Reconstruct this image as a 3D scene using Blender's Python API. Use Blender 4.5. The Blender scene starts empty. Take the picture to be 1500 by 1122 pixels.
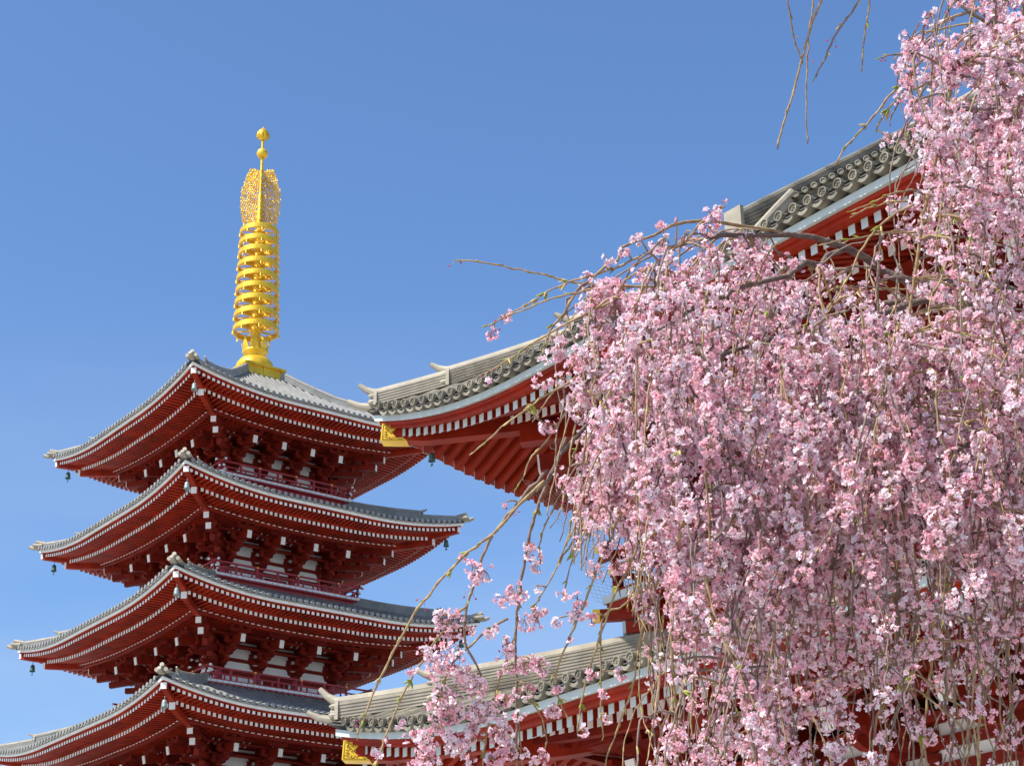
import bpy, math, random
import numpy as np
from mathutils import Matrix, Vector
R = math.radians
rng = np.random.default_rng(11)
rnd = random.Random(5)
sc = bpy.context.scene
col = sc.collection

# ------------------------------------------------------------------ camera
CAMZ = 1.6
FPX, PITCH, ROLL = 2650.65, 0.4115730, -0.0259437      # focal in px of a 1500 px wide frame
Fw = np.array([0, math.cos(PITCH), math.sin(PITCH)])
Rt = np.array([1.0, 0, 0]); Up = np.cross(Rt, Fw)
_c, _s = math.cos(ROLL), math.sin(ROLL)
Rt, Up = _c*Rt+_s*Up, -_s*Rt+_c*Up
camd = bpy.data.cameras.new('camera'); cam = bpy.data.objects.new('camera', camd); col.objects.link(cam)
cam.matrix_world = Matrix(((Rt[0], Up[0], -Fw[0], 0), (Rt[1], Up[1], -Fw[1], 0), (Rt[2], Up[2], -Fw[2], CAMZ), (0, 0, 0, 1)))
camd.sensor_width = 36; camd.lens = FPX/1500*36; camd.clip_start = .1; camd.clip_end = 6000
sc.camera = cam
# ------------------------------------------------------------------ light
SUN_DIR = Vector((-0.76, -0.50, 0)).normalized(); SUN_EL = R(51)
sun_vec = Vector((SUN_DIR.x*math.cos(SUN_EL), SUN_DIR.y*math.cos(SUN_EL), math.sin(SUN_EL)))
ld = bpy.data.lights.new('sun', 'SUN'); ld.energy = 4.9; ld.angle = R(.53); ld.color = (1, .95, .87)
lo = bpy.data.objects.new('sun', ld); col.objects.link(lo)
lo.rotation_euler = sun_vec.to_track_quat('Z', 'Y').to_euler()
w = bpy.data.worlds.new('World'); sc.world = w; w.use_nodes = True
nt = w.node_tree; nt.nodes.clear()
sky = nt.nodes.new('ShaderNodeTexSky'); sky.sky_type = 'NISHITA'; sky.sun_disc = False
sky.sun_elevation = SUN_EL; sky.sun_rotation = math.atan2(sun_vec.x, sun_vec.y)
sky.air_density = 1.15; sky.dust_density = 1.0; sky.ozone_density = 10.0; sky.altitude = 0
bg = nt.nodes.new('ShaderNodeBackground'); bg.inputs[1].default_value = .135
wo = nt.nodes.new('ShaderNodeOutputWorld')
# faint high cloud low in the sky
tcw = nt.nodes.new('ShaderNodeTexCoord'); mpw = nt.nodes.new('ShaderNodeMapping'); mpw.inputs['Scale'].default_value = (2.2, 2.2, 9)
nzw = nt.nodes.new('ShaderNodeTexNoise'); nzw.inputs['Scale'].default_value = 1.6; nzw.inputs['Detail'].default_value = 5
crw = nt.nodes.new('ShaderNodeValToRGB'); crw.color_ramp.elements[0].position = .30; crw.color_ramp.elements[0].color = (0, 0, 0, 1)
crw.color_ramp.elements[1].position = .78; crw.color_ramp.elements[1].color = (.50, .50, .50, 1)
mxw = nt.nodes.new('ShaderNodeMixRGB'); mxw.inputs[2].default_value = (3.6, 3.9, 4.5, 1)
nt.links.new(tcw.outputs['Generated'], mpw.inputs[0]); nt.links.new(mpw.outputs[0], nzw.inputs['Vector']); nt.links.new(nzw.outputs[0], crw.inputs[0])
szw = nt.nodes.new('ShaderNodeSeparateXYZ'); mrw = nt.nodes.new('ShaderNodeMapRange'); muw = nt.nodes.new('ShaderNodeMath'); muw.operation = 'MULTIPLY'
mrw.inputs['From Min'].default_value = .17; mrw.inputs['From Max'].default_value = .44; mrw.inputs['To Min'].default_value = 1; mrw.inputs['To Max'].default_value = 0
nt.links.new(tcw.outputs['Generated'], szw.inputs[0]); nt.links.new(szw.outputs[2], mrw.inputs[0]); nt.links.new(mrw.outputs[0], muw.inputs[0]); nt.links.new(crw.outputs[0], muw.inputs[1])
nt.links.new(muw.outputs[0], mxw.inputs[0]); nt.links.new(sky.outputs[0], mxw.inputs[1]); nt.links.new(mxw.outputs[0], bg.inputs[0]); nt.links.new(bg.outputs[0], wo.inputs[0])
sc.view_settings.view_transform = 'Standard'; sc.view_settings.look = 'None'
sc.view_settings.exposure = 0.55; sc.view_settings.gamma = 1; sc.view_settings.use_curve_mapping = False
sc.cycles.max_bounces = 8; sc.cycles.diffuse_bounces = 4; sc.cycles.use_denoising = True

# ------------------------------------------------------------------ materials
def mat(name, c, rough=.6, metal=0, noise=.0, scale=3, bump=0, bscale=20, c2=None, spec=.5, transl=None, emis=None):
    m = bpy.data.materials.new(name); m.use_nodes = True
    t = m.node_tree; b = t.nodes['Principled BSDF']
    b.inputs['Base Color'].default_value = (*c, 1); b.inputs['Roughness'].default_value = rough
    b.inputs['Metallic'].default_value = metal; b.inputs['Specular IOR Level'].default_value = spec
    if noise or c2:
        tc = t.nodes.new('ShaderNodeTexCoord'); n = t.nodes.new('ShaderNodeTexNoise')
        n.inputs['Scale'].default_value = scale; n.inputs['Detail'].default_value = 5
        r = t.nodes.new('ShaderNodeValToRGB')
        r.color_ramp.elements[0].position = .35; r.color_ramp.elements[1].position = .68
        lo_ = c2 if c2 else tuple(x*(1-noise) for x in c)
        hi_ = c if c2 else tuple(min(1, x*(1+noise)) for x in c)
        r.color_ramp.elements[0].color = (*lo_, 1); r.color_ramp.elements[1].color = (*hi_, 1)
        t.links.new(tc.outputs['Object'], n.inputs['Vector']); t.links.new(n.outputs[0], r.inputs[0])
        t.links.new(r.outputs[0], b.inputs['Base Color'])
    if bump:
        tc = t.nodes.new('ShaderNodeTexCoord'); n = t.nodes.new('ShaderNodeTexNoise')
        n.inputs['Scale'].default_value = bscale; n.inputs['Detail'].default_value = 4
        bp = t.nodes.new('ShaderNodeBump'); bp.inputs['Strength'].default_value = bump; bp.inputs['Distance'].default_value = .02
        t.links.new(tc.outputs['Object'], n.inputs['Vector']); t.links.new(n.outputs[0], bp.inputs['Height'])
        t.links.new(bp.outputs[0], b.inputs['Normal'])
    if transl:
        tr = t.nodes.new('ShaderNodeBsdfTranslucent'); tr.inputs[0].default_value = (*transl, 1)
        mx = t.nodes.new('ShaderNodeMixShader'); mx.inputs[0].default_value = .40
        o = t.nodes['Material Output']
        t.links.new(b.outputs[0], mx.inputs[1]); t.links.new(tr.outputs[0], mx.inputs[2]); t.links.new(mx.outputs[0], o.inputs[0])
    return m
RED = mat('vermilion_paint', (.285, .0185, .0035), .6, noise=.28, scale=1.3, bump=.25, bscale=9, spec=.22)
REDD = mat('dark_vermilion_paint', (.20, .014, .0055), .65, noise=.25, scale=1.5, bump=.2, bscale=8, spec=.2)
REDR = mat('railing_crimson_paint', (.38, .026, .034), .5, noise=.15, scale=2)
WHITE = mat('white_paint', (.80, .79, .75), .6, noise=.06, scale=2.5)
FASC = mat('pale_fascia_paint', (.50, .55, .52), .6, noise=.08, scale=1.2)
PLAST = mat('plaster', (.84, .84, .80), .8, noise=.06, scale=1.5)
TILE = mat('grey_roof_tile', (.185, .165, .12), .65, noise=.42, scale=2.6, bump=.35, bscale=14)
TILEP = mat('pagoda_roof_tile', (.235, .23, .205), .45, noise=.18, scale=2.0, bump=.2, bscale=10)
TILEL = mat('pale_ridge_tile', (.33, .29, .215), .65, noise=.2, scale=2.4, bump=.3, bscale=12)
SHADE_JOINT = mat('gap_shade_and_joint', (.06, .06, .055), .8)  # shade under the eave tiles put into colour; also dark slab joints
GOLD = mat('gilded_metal', (.88, .58, .04), .38, metal=.42, c2=(.70, .40, .02), scale=2.2)
GOLDD = mat('engraved_gold', (.30, .15, .02), .5, metal=.4)
BRONZE = mat('green_bronze', (.06, .13, .11), .5, metal=.4, noise=.3, scale=12)
BRONZEL = mat('pale_patina_bronze', (.25, .33, .30), .5, metal=.3, noise=.2, scale=12)

# ------------------------------------------------------------------ mesh builder
class MB:
    def __init__(s): s.v = []; s.f = []; s.m = []; s.mats = []
    def mi(s, m):
        if m not in s.mats: s.mats.append(m)
        return s.mats.index(m)
    def add(s, vs, fs, m):
        o = len(s.v); k = s.mi(m)
        s.v.extend([tuple(map(float, p)) for p in vs])
        for f in fs: s.f.append(tuple(i+o for i in f)); s.m.append(k)
    def hexa(s, p, m, end=None):
        # p: 8 points, 0-3 ring at start, 4-7 ring at end
        s.add(p, [(0, 3, 2, 1), (4, 5, 6, 7), (0, 1, 5, 4), (1, 2, 6, 5), (2, 3, 7, 6), (3, 0, 4, 7)], m)
    def box(s, x0, x1, y0, y1, z0, z1, m, T=None):
        p = [(x0, y0, z0), (x1, y0, z0), (x1, y1, z0), (x0, y1, z0), (x0, y0, z1), (x1, y0, z1), (x1, y1, z1), (x0, y1, z1)]
        if T: p = [T(*q) for q in p]
        s.hexa(p, m)
    def beam(s, a, b, wd, h, m, cap=None, capt=.02):
        a = np.array(a, float); b = np.array(b, float); d = b-a; d /= np.linalg.norm(d)
        sd = np.cross(d, (0, 0, 1)); sd /= np.linalg.norm(sd); up = np.cross(sd, d)
        def ring(c, g=0): return [c-sd*(wd/2+g)-up*(h/2+g), c+sd*(wd/2+g)-up*(h/2+g), c+sd*(wd/2+g)+up*(h/2+g), c-sd*(wd/2+g)+up*(h/2+g)]
        s.hexa(ring(a)+ring(b), m)
        if cap: s.hexa(ring(a-d*.006, .003)+ring(a+d*capt, .003), cap)
    def poly_beam(s, pts, wd, h, m, cap=None, capt=.03):
        # beam through several points, vertical sides; pts at beam centre
        pts = [np.array(p, float) for p in pts]; n = len(pts); vs = []; fs = []
        for i, p in enumerate(pts):
            d = pts[min(i+1, n-1)]-pts[max(i-1, 0)]; d[2] = 0; d /= np.linalg.norm(d)
            sd = np.array((d[1], -d[0], 0))*wd/2; u = np.array((0, 0, h/2))
            vs += [p-sd-u, p+sd-u, p+sd+u, p-sd+u]
        for i in range(n-1):
            for j in range(4): fs.append((4*i+j, 4*i+(j+1) % 4, 4*i+4+(j+1) % 4, 4*i+4+j))
        fs += [(3, 2, 1, 0), (4*n-4, 4*n-3, 4*n-2, 4*n-1)]
        s.add(vs, fs, m)
        if cap:
            d = pts[1]-pts[0]; d[2] = 0; d /= np.linalg.norm(d); sd = np.array((d[1], -d[0], 0))*(wd/2+.004); u = np.array((0, 0, h/2+.004))
            ring = lambda c: [c-sd-u, c+sd-u, c+sd+u, c-sd+u]
            s.hexa(ring(pts[0]-d*.006)+ring(pts[0]+d*capt), cap)
    def tube(s, pts, rad, n, m, caps=True):
        pts = np.array(pts, float); N = len(pts); rad = np.broadcast_to(rad, (N,))
        vs = []
        t0 = pts[1]-pts[0]; ref = np.array((0, 0, 1.)) if abs(t0[2]) < .8*np.linalg.norm(t0) else np.array((1., 0, 0))
        for i in range(N):
            t = pts[min(i+1, N-1)]-pts[max(i-1, 0)]; t = t/(np.linalg.norm(t)+1e-9)
            a = np.cross(t, ref); a /= (np.linalg.norm(a)+1e-9); b = np.cross(a, t)
            for j in range(n):
                th = 2*math.pi*j/n; vs.append(pts[i]+rad[i]*(math.cos(th)*a+math.sin(th)*b))
        fs = [(i*n+j, i*n+(j+1) % n, (i+1)*n+(j+1) % n, (i+1)*n+j) for i in range(N-1) for j in range(n)]
        if caps: fs += [tuple(range(n))[::-1], tuple((N-1)*n+j for j in range(n))]
        s.add(vs, fs, m)
    def lathe(s, prof, n, m, c=(0, 0, 0), T=None, closed=False):
        vs = []; fs = []; K = len(prof)
        for r, z in prof:
            for j in range(n):
                th = 2*math.pi*j/n; p = (c[0]+r*math.cos(th), c[1]+r*math.sin(th), c[2]+z); vs.append(T(*p) if T else p)
        for i in range(K if closed else K-1):
            i2 = (i+1) % K
            for j in range(n): fs.append((i*n+j, i*n+(j+1) % n, i2*n+(j+1) % n, i2*n+j))
        s.add(vs, fs, m)
    def prism(s, poly, fr, th, m):
        # poly: 2D points, fr(a,b,c)->3D, thickness from -th/2 to th/2 along c
        n = len(poly); vs = [fr(a, b, -th/2) for a, b in poly]+[fr(a, b, th/2) for a, b in poly]
        s.add(vs, [tuple(range(n))[::-1], tuple(range(n, 2*n))]+[(i, (i+1) % n, n+(i+1) % n, n+i) for i in range(n)], m)
    def build(s, name, parent=None, smooth=False, loc=None):
        me = bpy.data.meshes.new(name); me.from_pydata(s.v, [], s.f)
        for m in s.mats: me.materials.append(m)
        me.polygons.foreach_set('material_index', s.m)
        if smooth: me.polygons.foreach_set('use_smooth', [True]*len(s.f))
        me.update()
        o = bpy.data.objects.new(name, me); col.objects.link(o)
        if parent is not None: o.parent = parent
        if loc: o.location = loc
        return o
def empty(name, loc, rz=0):
    o = bpy.data.objects.new(name, None); col.objects.link(o); o.location = loc; o.rotation_euler = (0, 0, rz); return o
def tag(o, label=None, cat=None, group=None, kind=None):
    if label: o['label'] = label
    if cat: o['category'] = cat
    if group: o['group'] = group
    if kind: o['kind'] = kind
    return o

def rot4(k, x, y):
    return [(x, y), (-y, x), (-x, -y), (y, -x)][k]

# ------------------------------------------------------------------ East Asian hipped roof with deep eaves
class Roof:
    """local frame: +y south, +x west; side 0 south, 1 east, 2 north, 3 west. z0 = middle height of the pale eave board"""
    def __init__(s, A, B, z0, L, W, Df, dtop, prof, tp, rp, tr, tz=.19, gable=None):
        s.A, s.B, s.z0, s.L, s.W, s.Df, s.dtop, s.prof, s.tp, s.rp, s.tr, s.tz, s.gable = A, B, z0, L, W, Df, dtop, prof, tp, rp, tr, tz, gable
    def HD(s, k): return (s.A, s.B) if k % 2 == 0 else (s.B, s.A)
    def lift(s, k, t, d):
        H, D = s.HD(k); q = max(0, H-d-abs(t))
        return s.L*max(0, 1-q/s.W)**2*max(0, 1-max(d, 0)/s.Df)
    def P(s, k, t, d, z):
        H, D = s.HD(k); x, y = rot4(k, t, D-d); return (x, y, z)
    def S(s, k, t, d, dz): return s.P(k, t, d, s.z0+dz+s.lift(k, t, d))
    def top(s, d): return s.tz+s.prof(max(d, 0))
    def tlim(s, k, d):
        H, D = s.HD(k)
        if s.gable and k % 2 == 0 and d > s.gable: return H-s.gable
        return H-d
    def dmax(s, k, t):
        H, D = s.HD(k)
        if s.gable and k % 2 == 0: return s.dtop if abs(t) <= H-s.gable else min(s.dtop, H-abs(t))
        if s.gable: return min(s.gable, H-abs(t))
        return min(s.dtop, H-abs(t))
    def sweep(s, mb, k, d0, d1, za, zb, m, n=40):
        H, D = s.HD(k); fr = np.linspace(-1, 1, n+1); fr = np.sign(fr)*(1-(1-abs(fr))**1.25)
        vs = []; fs = []
        for q in fr:
            for d, z in ((d0, za), (d1, za), (d1, zb), (d0, zb)):
                t = q*(H-d); vs.append(s.S(k, t, d, z))
        for i in range(n):
            for j in range(4): fs.append((4*i+j, 4*i+(j+1) % 4, 4*i+4+(j+1) % 4, 4*i+4+j))
        mb.add(vs, fs, m)
    def tiles(s, mb, m, fine=False, sides=(0, 1, 2, 3)):
        for k in sides:
            H, D = s.HD(k); nmax = s.dtop if not (s.gable and k % 2) else s.gable
            ds = [-.1]+list(np.linspace(.12, nmax, max(8, int(nmax/.6)))); nt = 36; vs = []
            for d in ds:
                tl = s.tlim(k, max(d, 0))+(0.1 if d < 0 else 0)
                for i in range(nt+1):
                    q = -1+2*i/nt; q = math.copysign(1-(1-abs(q))**1.2, q); t = q*tl
                    vs.append(s.S(k, t, d, s.top(d)))
            mb.add(vs, [(a*(nt+1)+i, a*(nt+1)+i+1, (a+1)*(nt+1)+i+1, (a+1)*(nt+1)+i) for a in range(len(ds)-1) for i in range(nt)], m)
            n = int((2*H-.16)/s.tp); n -= (n+1) % 2
            seg = 8 if fine else 5
            for i in range(n):
                t = (i-(n-1)/2)*s.tp; dm = s.dmax(k, t)
                if dm < .15: continue
                st = [-.13]+list(np.linspace(.1, dm, max(2, int(dm/.9)+1))); r = s.tr; vs = []
                for d in st:
                    for j in range(seg+1):
                        th = math.pi*j/seg; vs.append(s.S(k, t+r*math.cos(th), d, s.top(d)+r*math.sin(th)*1.05-.01))
                mb.add(vs, [(a*(seg+1)+j, a*(seg+1)+j+1, (a+1)*(seg+1)+j+1, (a+1)*(seg+1)+j) for a in range(len(st)-1) for j in range(seg)], m)
                if fine:   # joints of the round tiles every 0.34 m
                    for d in np.arange(.22, min(dm, 5), .34):
                        vs = []
                        for dd in (d, d+.02):
                            for j in range(seg+1):
                                th = math.pi*j/seg; vs.append(s.S(k, t+r*1.09*math.cos(th), dd, s.top(dd)+r*1.09*math.sin(th)*1.05-.01))
                        mb.add(vs, [(j, j+1, seg+2+j, seg+1+j) for j in range(seg)], m)
                # end medallion
                cz = s.tz+s.prof(0)+r*.12; R0 = r*1.12; ns = 14 if fine else 8
                def fr(a, b, c, k=k, t=t, cz=cz): return s.S(k, t+a, -.13-c, cz+b)
                rings = [(R0, -.05), (R0, .028), (R0*.8, .03), (R0*.76, .008), (.001, .008)] if fine else [(R0, -.03), (R0, .02), (.001, .022)]
                base = s.lift(k, t, 0); vs = []
                for rr, c in rings:
                    for j in range(ns):
                        th = 2*math.pi*j/ns; x, y = rot4(k, t+rr*math.cos(th), D+.13+c); vs.append((x, y, s.z0+base+cz+rr*math.sin(th)))
                mb.add(vs, [(a*ns+j, a*ns+(j+1) % ns, (a+1)*ns+(j+1) % ns, (a+1)*ns+j) for a in range(len(rings)-1) for j in range(ns)], m)
                if fine and k in (0, 3):   # comma swirl crest of three small lobes
                    for q in range(3):
                        a0 = q*2.094+.5; pts = []
                        for e in range(4):
                            a = a0+e*.55; rr = R0*(.2+.13*e); x, y = rot4(k, t+rr*math.cos(a), D+.13+.012); pts.append((x, y, s.z0+base+cz+rr*math.sin(a)))
                        mb.tube(pts, [.016, .014, .010, .005], 4, m)
                # concave drip tile between two ribs
                if i < n-1:
                    t2 = t+s.tp; ns2 = 5 if fine else 3; vs = []
                    for dd in (-.115, .05):
                        for up in (0, 1):
                            for j in range(ns2+1):
                                u = j/ns2; tt = t+u*s.tp; sag = math.sin(math.pi*u)*(.085 if fine else .045)
                                vs.append(s.S(k, tt, dd, s.top(0)-.012-sag+(0 if up else -.055)))
                    w_ = ns2+1
                    fs = [(j, j+1, w_+j+1, w_+j) for j in range(ns2)]+[(j, 2*w_+j, 2*w_+j+1, j+1) for j in range(ns2)]+[(w_+j, w_+j+1, 3*w_+j+1, 3*w_+j) for j in range(ns2)]
                    mb.add(vs, fs, m)
    def sheet(s, mb, k, d0, z0, d1, z1, m, th=.02, n=30):
        H, D = s.HD(k); vs = []
        for i in range(n+1):
            q = -1+2*i/n; q = math.copysign(1-(1-abs(q))**1.25, q)
            for d, z in ((d0, z0), (d1, z1), (d1, z1+th), (d0, z0+th)): vs.append(s.S(k, q*(H-d), d, z))
        mb.add(vs, [(4*i+j, 4*i+(j+1) % 4, 4*i+4+(j+1) % 4, 4*i+4+j) for i in range(n) for j in range(4)], m)
    def rafters(s, mb, d_out, d_in, z, slope, wd, h, m, cap, sides=(0, 1, 2, 3), off=0):
        for k in sides:
            H, D = s.HD(k); n = int(2*(H-d_out-.12)/s.rp)+1
            for i in range(n):
                t = (i-(n-1)/2)*s.rp; din = min(d_in, H-abs(t)-.05)
                if din < d_out+.1: continue
                pts = [s.S(k, t, d, z+slope*(d-d_out)) for d in (d_out, (d_out+din)/2, din)]
                mb.poly_beam(pts, wd, h, m, cap, .004)
    def hip(s, i, th, z):   # i: 0 (+,+), 1 (-,+), 2 (-,-), 3 (+,-)
        sx, sy = [(1, 1), (-1, 1), (-1, -1), (1, -1)][i]
        return np.array((sx*(s.A-th), sy*(s.B-th), s.z0+z+s.L*max(0, 1-max(th, 0)/s.Df)))

def ridge(mb, base, h, wd, m, mtop, course=.05, endcap=True, curl=.22, discs=None, crest=True):
    """stacked ridge: base = list of points from its low front end; courses alternate in width"""
    base = [np.array(p, float) for p in base]; n = len(base)
    hs_ = np.broadcast_to(np.array(h, float), (n,)); h = float(hs_[0])
    nc = max(2, int(hs_.max()/course)); chs = hs_/nc
    for c in range(nc):
        ww = wd*(1 if c % 2 == 0 else (.86 if course > .04 else .91)); vs = []; fs = []
        for i, p in enumerate(base):
            d = base[min(i+1, n-1)]-base[max(i-1, 0)]; d[2] = 0; d /= np.linalg.norm(d); sd = np.array((d[1], -d[0], 0))*ww/2
            z0, z1 = np.array((0, 0, c*chs[i])), np.array((0, 0, (c+1)*chs[i]))
            vs += [p-sd+z0, p+sd+z0, p+sd+z1, p-sd+z1]
        for i in range(n-1):
            for j in range(4): fs.append((4*i+j, 4*i+(j+1) % 4, 4*i+4+(j+1) % 4, 4*i+4+j))
        fs += [(3, 2, 1, 0), (4*n-4, 4*n-3, 4*n-2, 4*n-1)]
        mb.add(vs, fs, m)
    d = base[0]-base[1]; dh = d.copy(); dh[2] = 0; dh /= np.linalg.norm(dh)
    top = [p+np.array((0, 0, hs_[i]+.015)) for i, p in enumerate(base)]
    L0 = .36
    tip = [top[0]+dh*L0+np.array((0, 0, curl)), top[0]+dh*L0*.62+np.array((0, 0, curl*.46)), top[0]+dh*L0*.25+np.array((0, 0, curl*.12))]
    if curl: mb.tube(tip+top[:1]+top[1:], [wd*.17, wd*.24, wd*.33]+[wd*.40]*len(top), 9, mtop)
    else: mb.tube(top, wd*.22, 8, m)
    if endcap:   # pale end plate and demon-face tile boss
        sd = np.array((dh[1], -dh[0], 0))
        def fr(a, b, c): return base[0]+dh*(.03+c)+sd*a+np.array((0, 0, b))
        mb.prism([(-wd*.72, -.03), (wd*.72, -.03), (wd*.60, h*.8), (wd*.5, h+.03), (-wd*.5, h+.03), (-wd*.60, h*.8)], fr, .06, mtop)
        q = lambda a, b, c: tuple(fr(a, b, c))
        for (a, b, r) in ((0, h*.45, wd*.33), (-wd*.42, h*.2, wd*.2), (wd*.42, h*.2, wd*.2), (-wd*.3, h*.78, wd*.17), (wd*.3, h*.78, wd*.17)):
            mb.lathe([(.001, .12), (r*.6, .10), (r, .05), (r*1.05, 0)], 8, m, T=lambda x, y, z, a=a, b=b: q(a+x, b+y, .03+z))

def masu(mb, T, x, y, z, w_, h_, m):
    # tapered bearing block
    a, b = w_/2, w_*.32
    p = [(x-b, y-b, z), (x+b, y-b, z), (x+b, y+b, z), (x-b, y+b, z), (x-a, y-a, z+h_*.45), (x+a, y-a, z+h_*.45), (x+a, y+a, z+h_*.45), (x-a, y+a, z+h_*.45)]
    mb.hexa([T(*q) for q in p], m)
    mb.box(x-a, x+a, y-a, y+a, z+h_*.45, z+h_, m, T)
def hij(mb, T, x, y, z, L, h_, th, m, axis='x'):
    # boat-shaped bracket arm
    P_ = [(-L/2, h_), (-L/2, h_*.5), (-L*.44, h_*.22), (-L*.34, 0), (L*.34, 0), (L*.44, h_*.22), (L/2, h_*.5), (L/2, h_)]
    if axis == 'x': fr = lambda a, b, c: T(x+a, y+c, z+b)
    else: fr = lambda a, b, c: T(x+c, y+a, z+b)
    mb.prism(P_, fr, th, m)
def bracket_mesh(name, s, m, mc, reach=.65, lev=.40, big=1):
    """three-stepped bracket complex on one column: local x along wall, y outwards, z=0 at column top"""
    mb = MB(); T = lambda x, y, z: (x, y, z)
    masu(mb, T, 0, 0, 0, .42*s, .22*s, m)
    z = .22*s
    for q in range(3):
        hij(mb, T, 0, 0, z, (.8+.2*(q % 2))*s, .2*s, .15*s, m)
        L = reach*(q+1)+.28*s
        mb.prism([(-.1, .2*s), (L, .2*s), (L, .1*s), (L-.08*s, .05*s), (L-.2*s, 0), (-.1, 0)], lambda a, b, c, z=z: (c, a, z+b), .16*s, m)
        for e in range(q+1):
            yy = reach*(e+1); masu(mb, T, 0, yy, z+.2*s, .24*s, .17*s, m)
        yy = reach*(q+1)
        AL = (.72, .95, 1.1)[q]; hij(mb, T, 0, yy, z+.37*s-.0, AL*s, .19*s, .14*s, m)
        for xx in (-AL/2+.1, 0, AL/2-.1): masu(mb, T, xx*s, yy, z+.56*s, .22*s, .15*s, m)
        for xx in (-.36, .36): masu(mb, T, xx*s, 0, z+.2*s, .22*s, .16*s, m)
        z += lev
    # two slanted tail rafters, square white ends
    yo = reach*3.45; zt = .22*s+lev*2.1
    mb.beam((0, yo, zt), (0, .1, zt+.42*s), .22*s, .36*s, m, mc, .03)
    return mb
# ------------------------------------------------------------------ ground
def stone_mat():
    m = mat('pale_stone_paving', (.46, .43, .38), .75, noise=.15, scale=.4)
    t = m.node_tree; b = t.nodes['Principled BSDF']
    tc = t.nodes.new('ShaderNodeTexCoord'); br = t.nodes.new('ShaderNodeTexBrick'); br.inputs['Scale'].default_value = 1.2
    br.inputs['Color1'].default_value = (.50, .47, .42, 1); br.inputs['Color2'].default_value = (.42, .40, .36, 1); br.inputs['Mortar'].default_value = (.2, .19, .17, 1)
    br.inputs['Mortar Size'].default_value = .012
    t.links.new(tc.outputs['Object'], br.inputs['Vector']); t.links.new(br.outputs[0], b.inputs['Base Color'])
    return m
g = MB(); g.add([(-900, -300, 0), (900, -300, 0), (900, 1500, 0), (-900, 1500, 0)], [(0, 1, 2, 3)], stone_mat())
tag(g.build('ground'), 'pale stone paving of the temple court', kind='structure')

ANG = math.atan2(0.78452516, -0.62009699)      # local +x (west) in the world
UX = np.array((-0.62009699, 0.78452516)); SY = np.array((-0.78452516, -0.62009699))
# ------------------------------------------------------------------ pagoda
PC = (-12.93681, 83.06120, 0)
pag = empty('pagoda', PC, ANG)
tag(pag, 'vermilion five-storied pagoda with grey tiled roofs and a golden spire', 'pagoda')
FAS = [32.55, 27.76, 22.82, 17.90, 13.00]; HA = [7.20, 7.44, 7.91, 8.49, 9.1]
BW = [2.35, 2.65, 2.95, 3.28, 3.6]; BALW = [3.63, 3.98, 4.37, 4.78]; BALZ = [29.98, 24.99, 19.99, 15.0]
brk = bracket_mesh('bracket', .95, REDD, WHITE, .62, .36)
brk_me = None
def bell(name, loc, s, m, label, group='wind bells hanging from the roof corners'):
    mb = MB()
    mb.lathe([(.001, 0), (.06, -.01), (.11, -.06), (.125, -.16), (.135, -.3), (.165, -.4), (.15, -.4), (.12, -.3), (.001, -.28)], 12, m)
    mb.tube([(0, 0, 0), (0, 0, .16)], .014, 5, m)
    o = mb.build(name, None, True, loc)
    cl = MB(); cl.tube([(0, 0, -.28), (0, 0, -.52)], .01, 4, m); cl.box(-.07, .07, -.008, .008, -.62, -.5, m); cl.build('clapper', o)
    o.scale = (s, s, s); o.rotation_euler = (0, 0, ANG); tag(o, label, 'wind bell', group); return o
storey = ['topmost', 'second', 'third', 'fourth', 'fifth']
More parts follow.
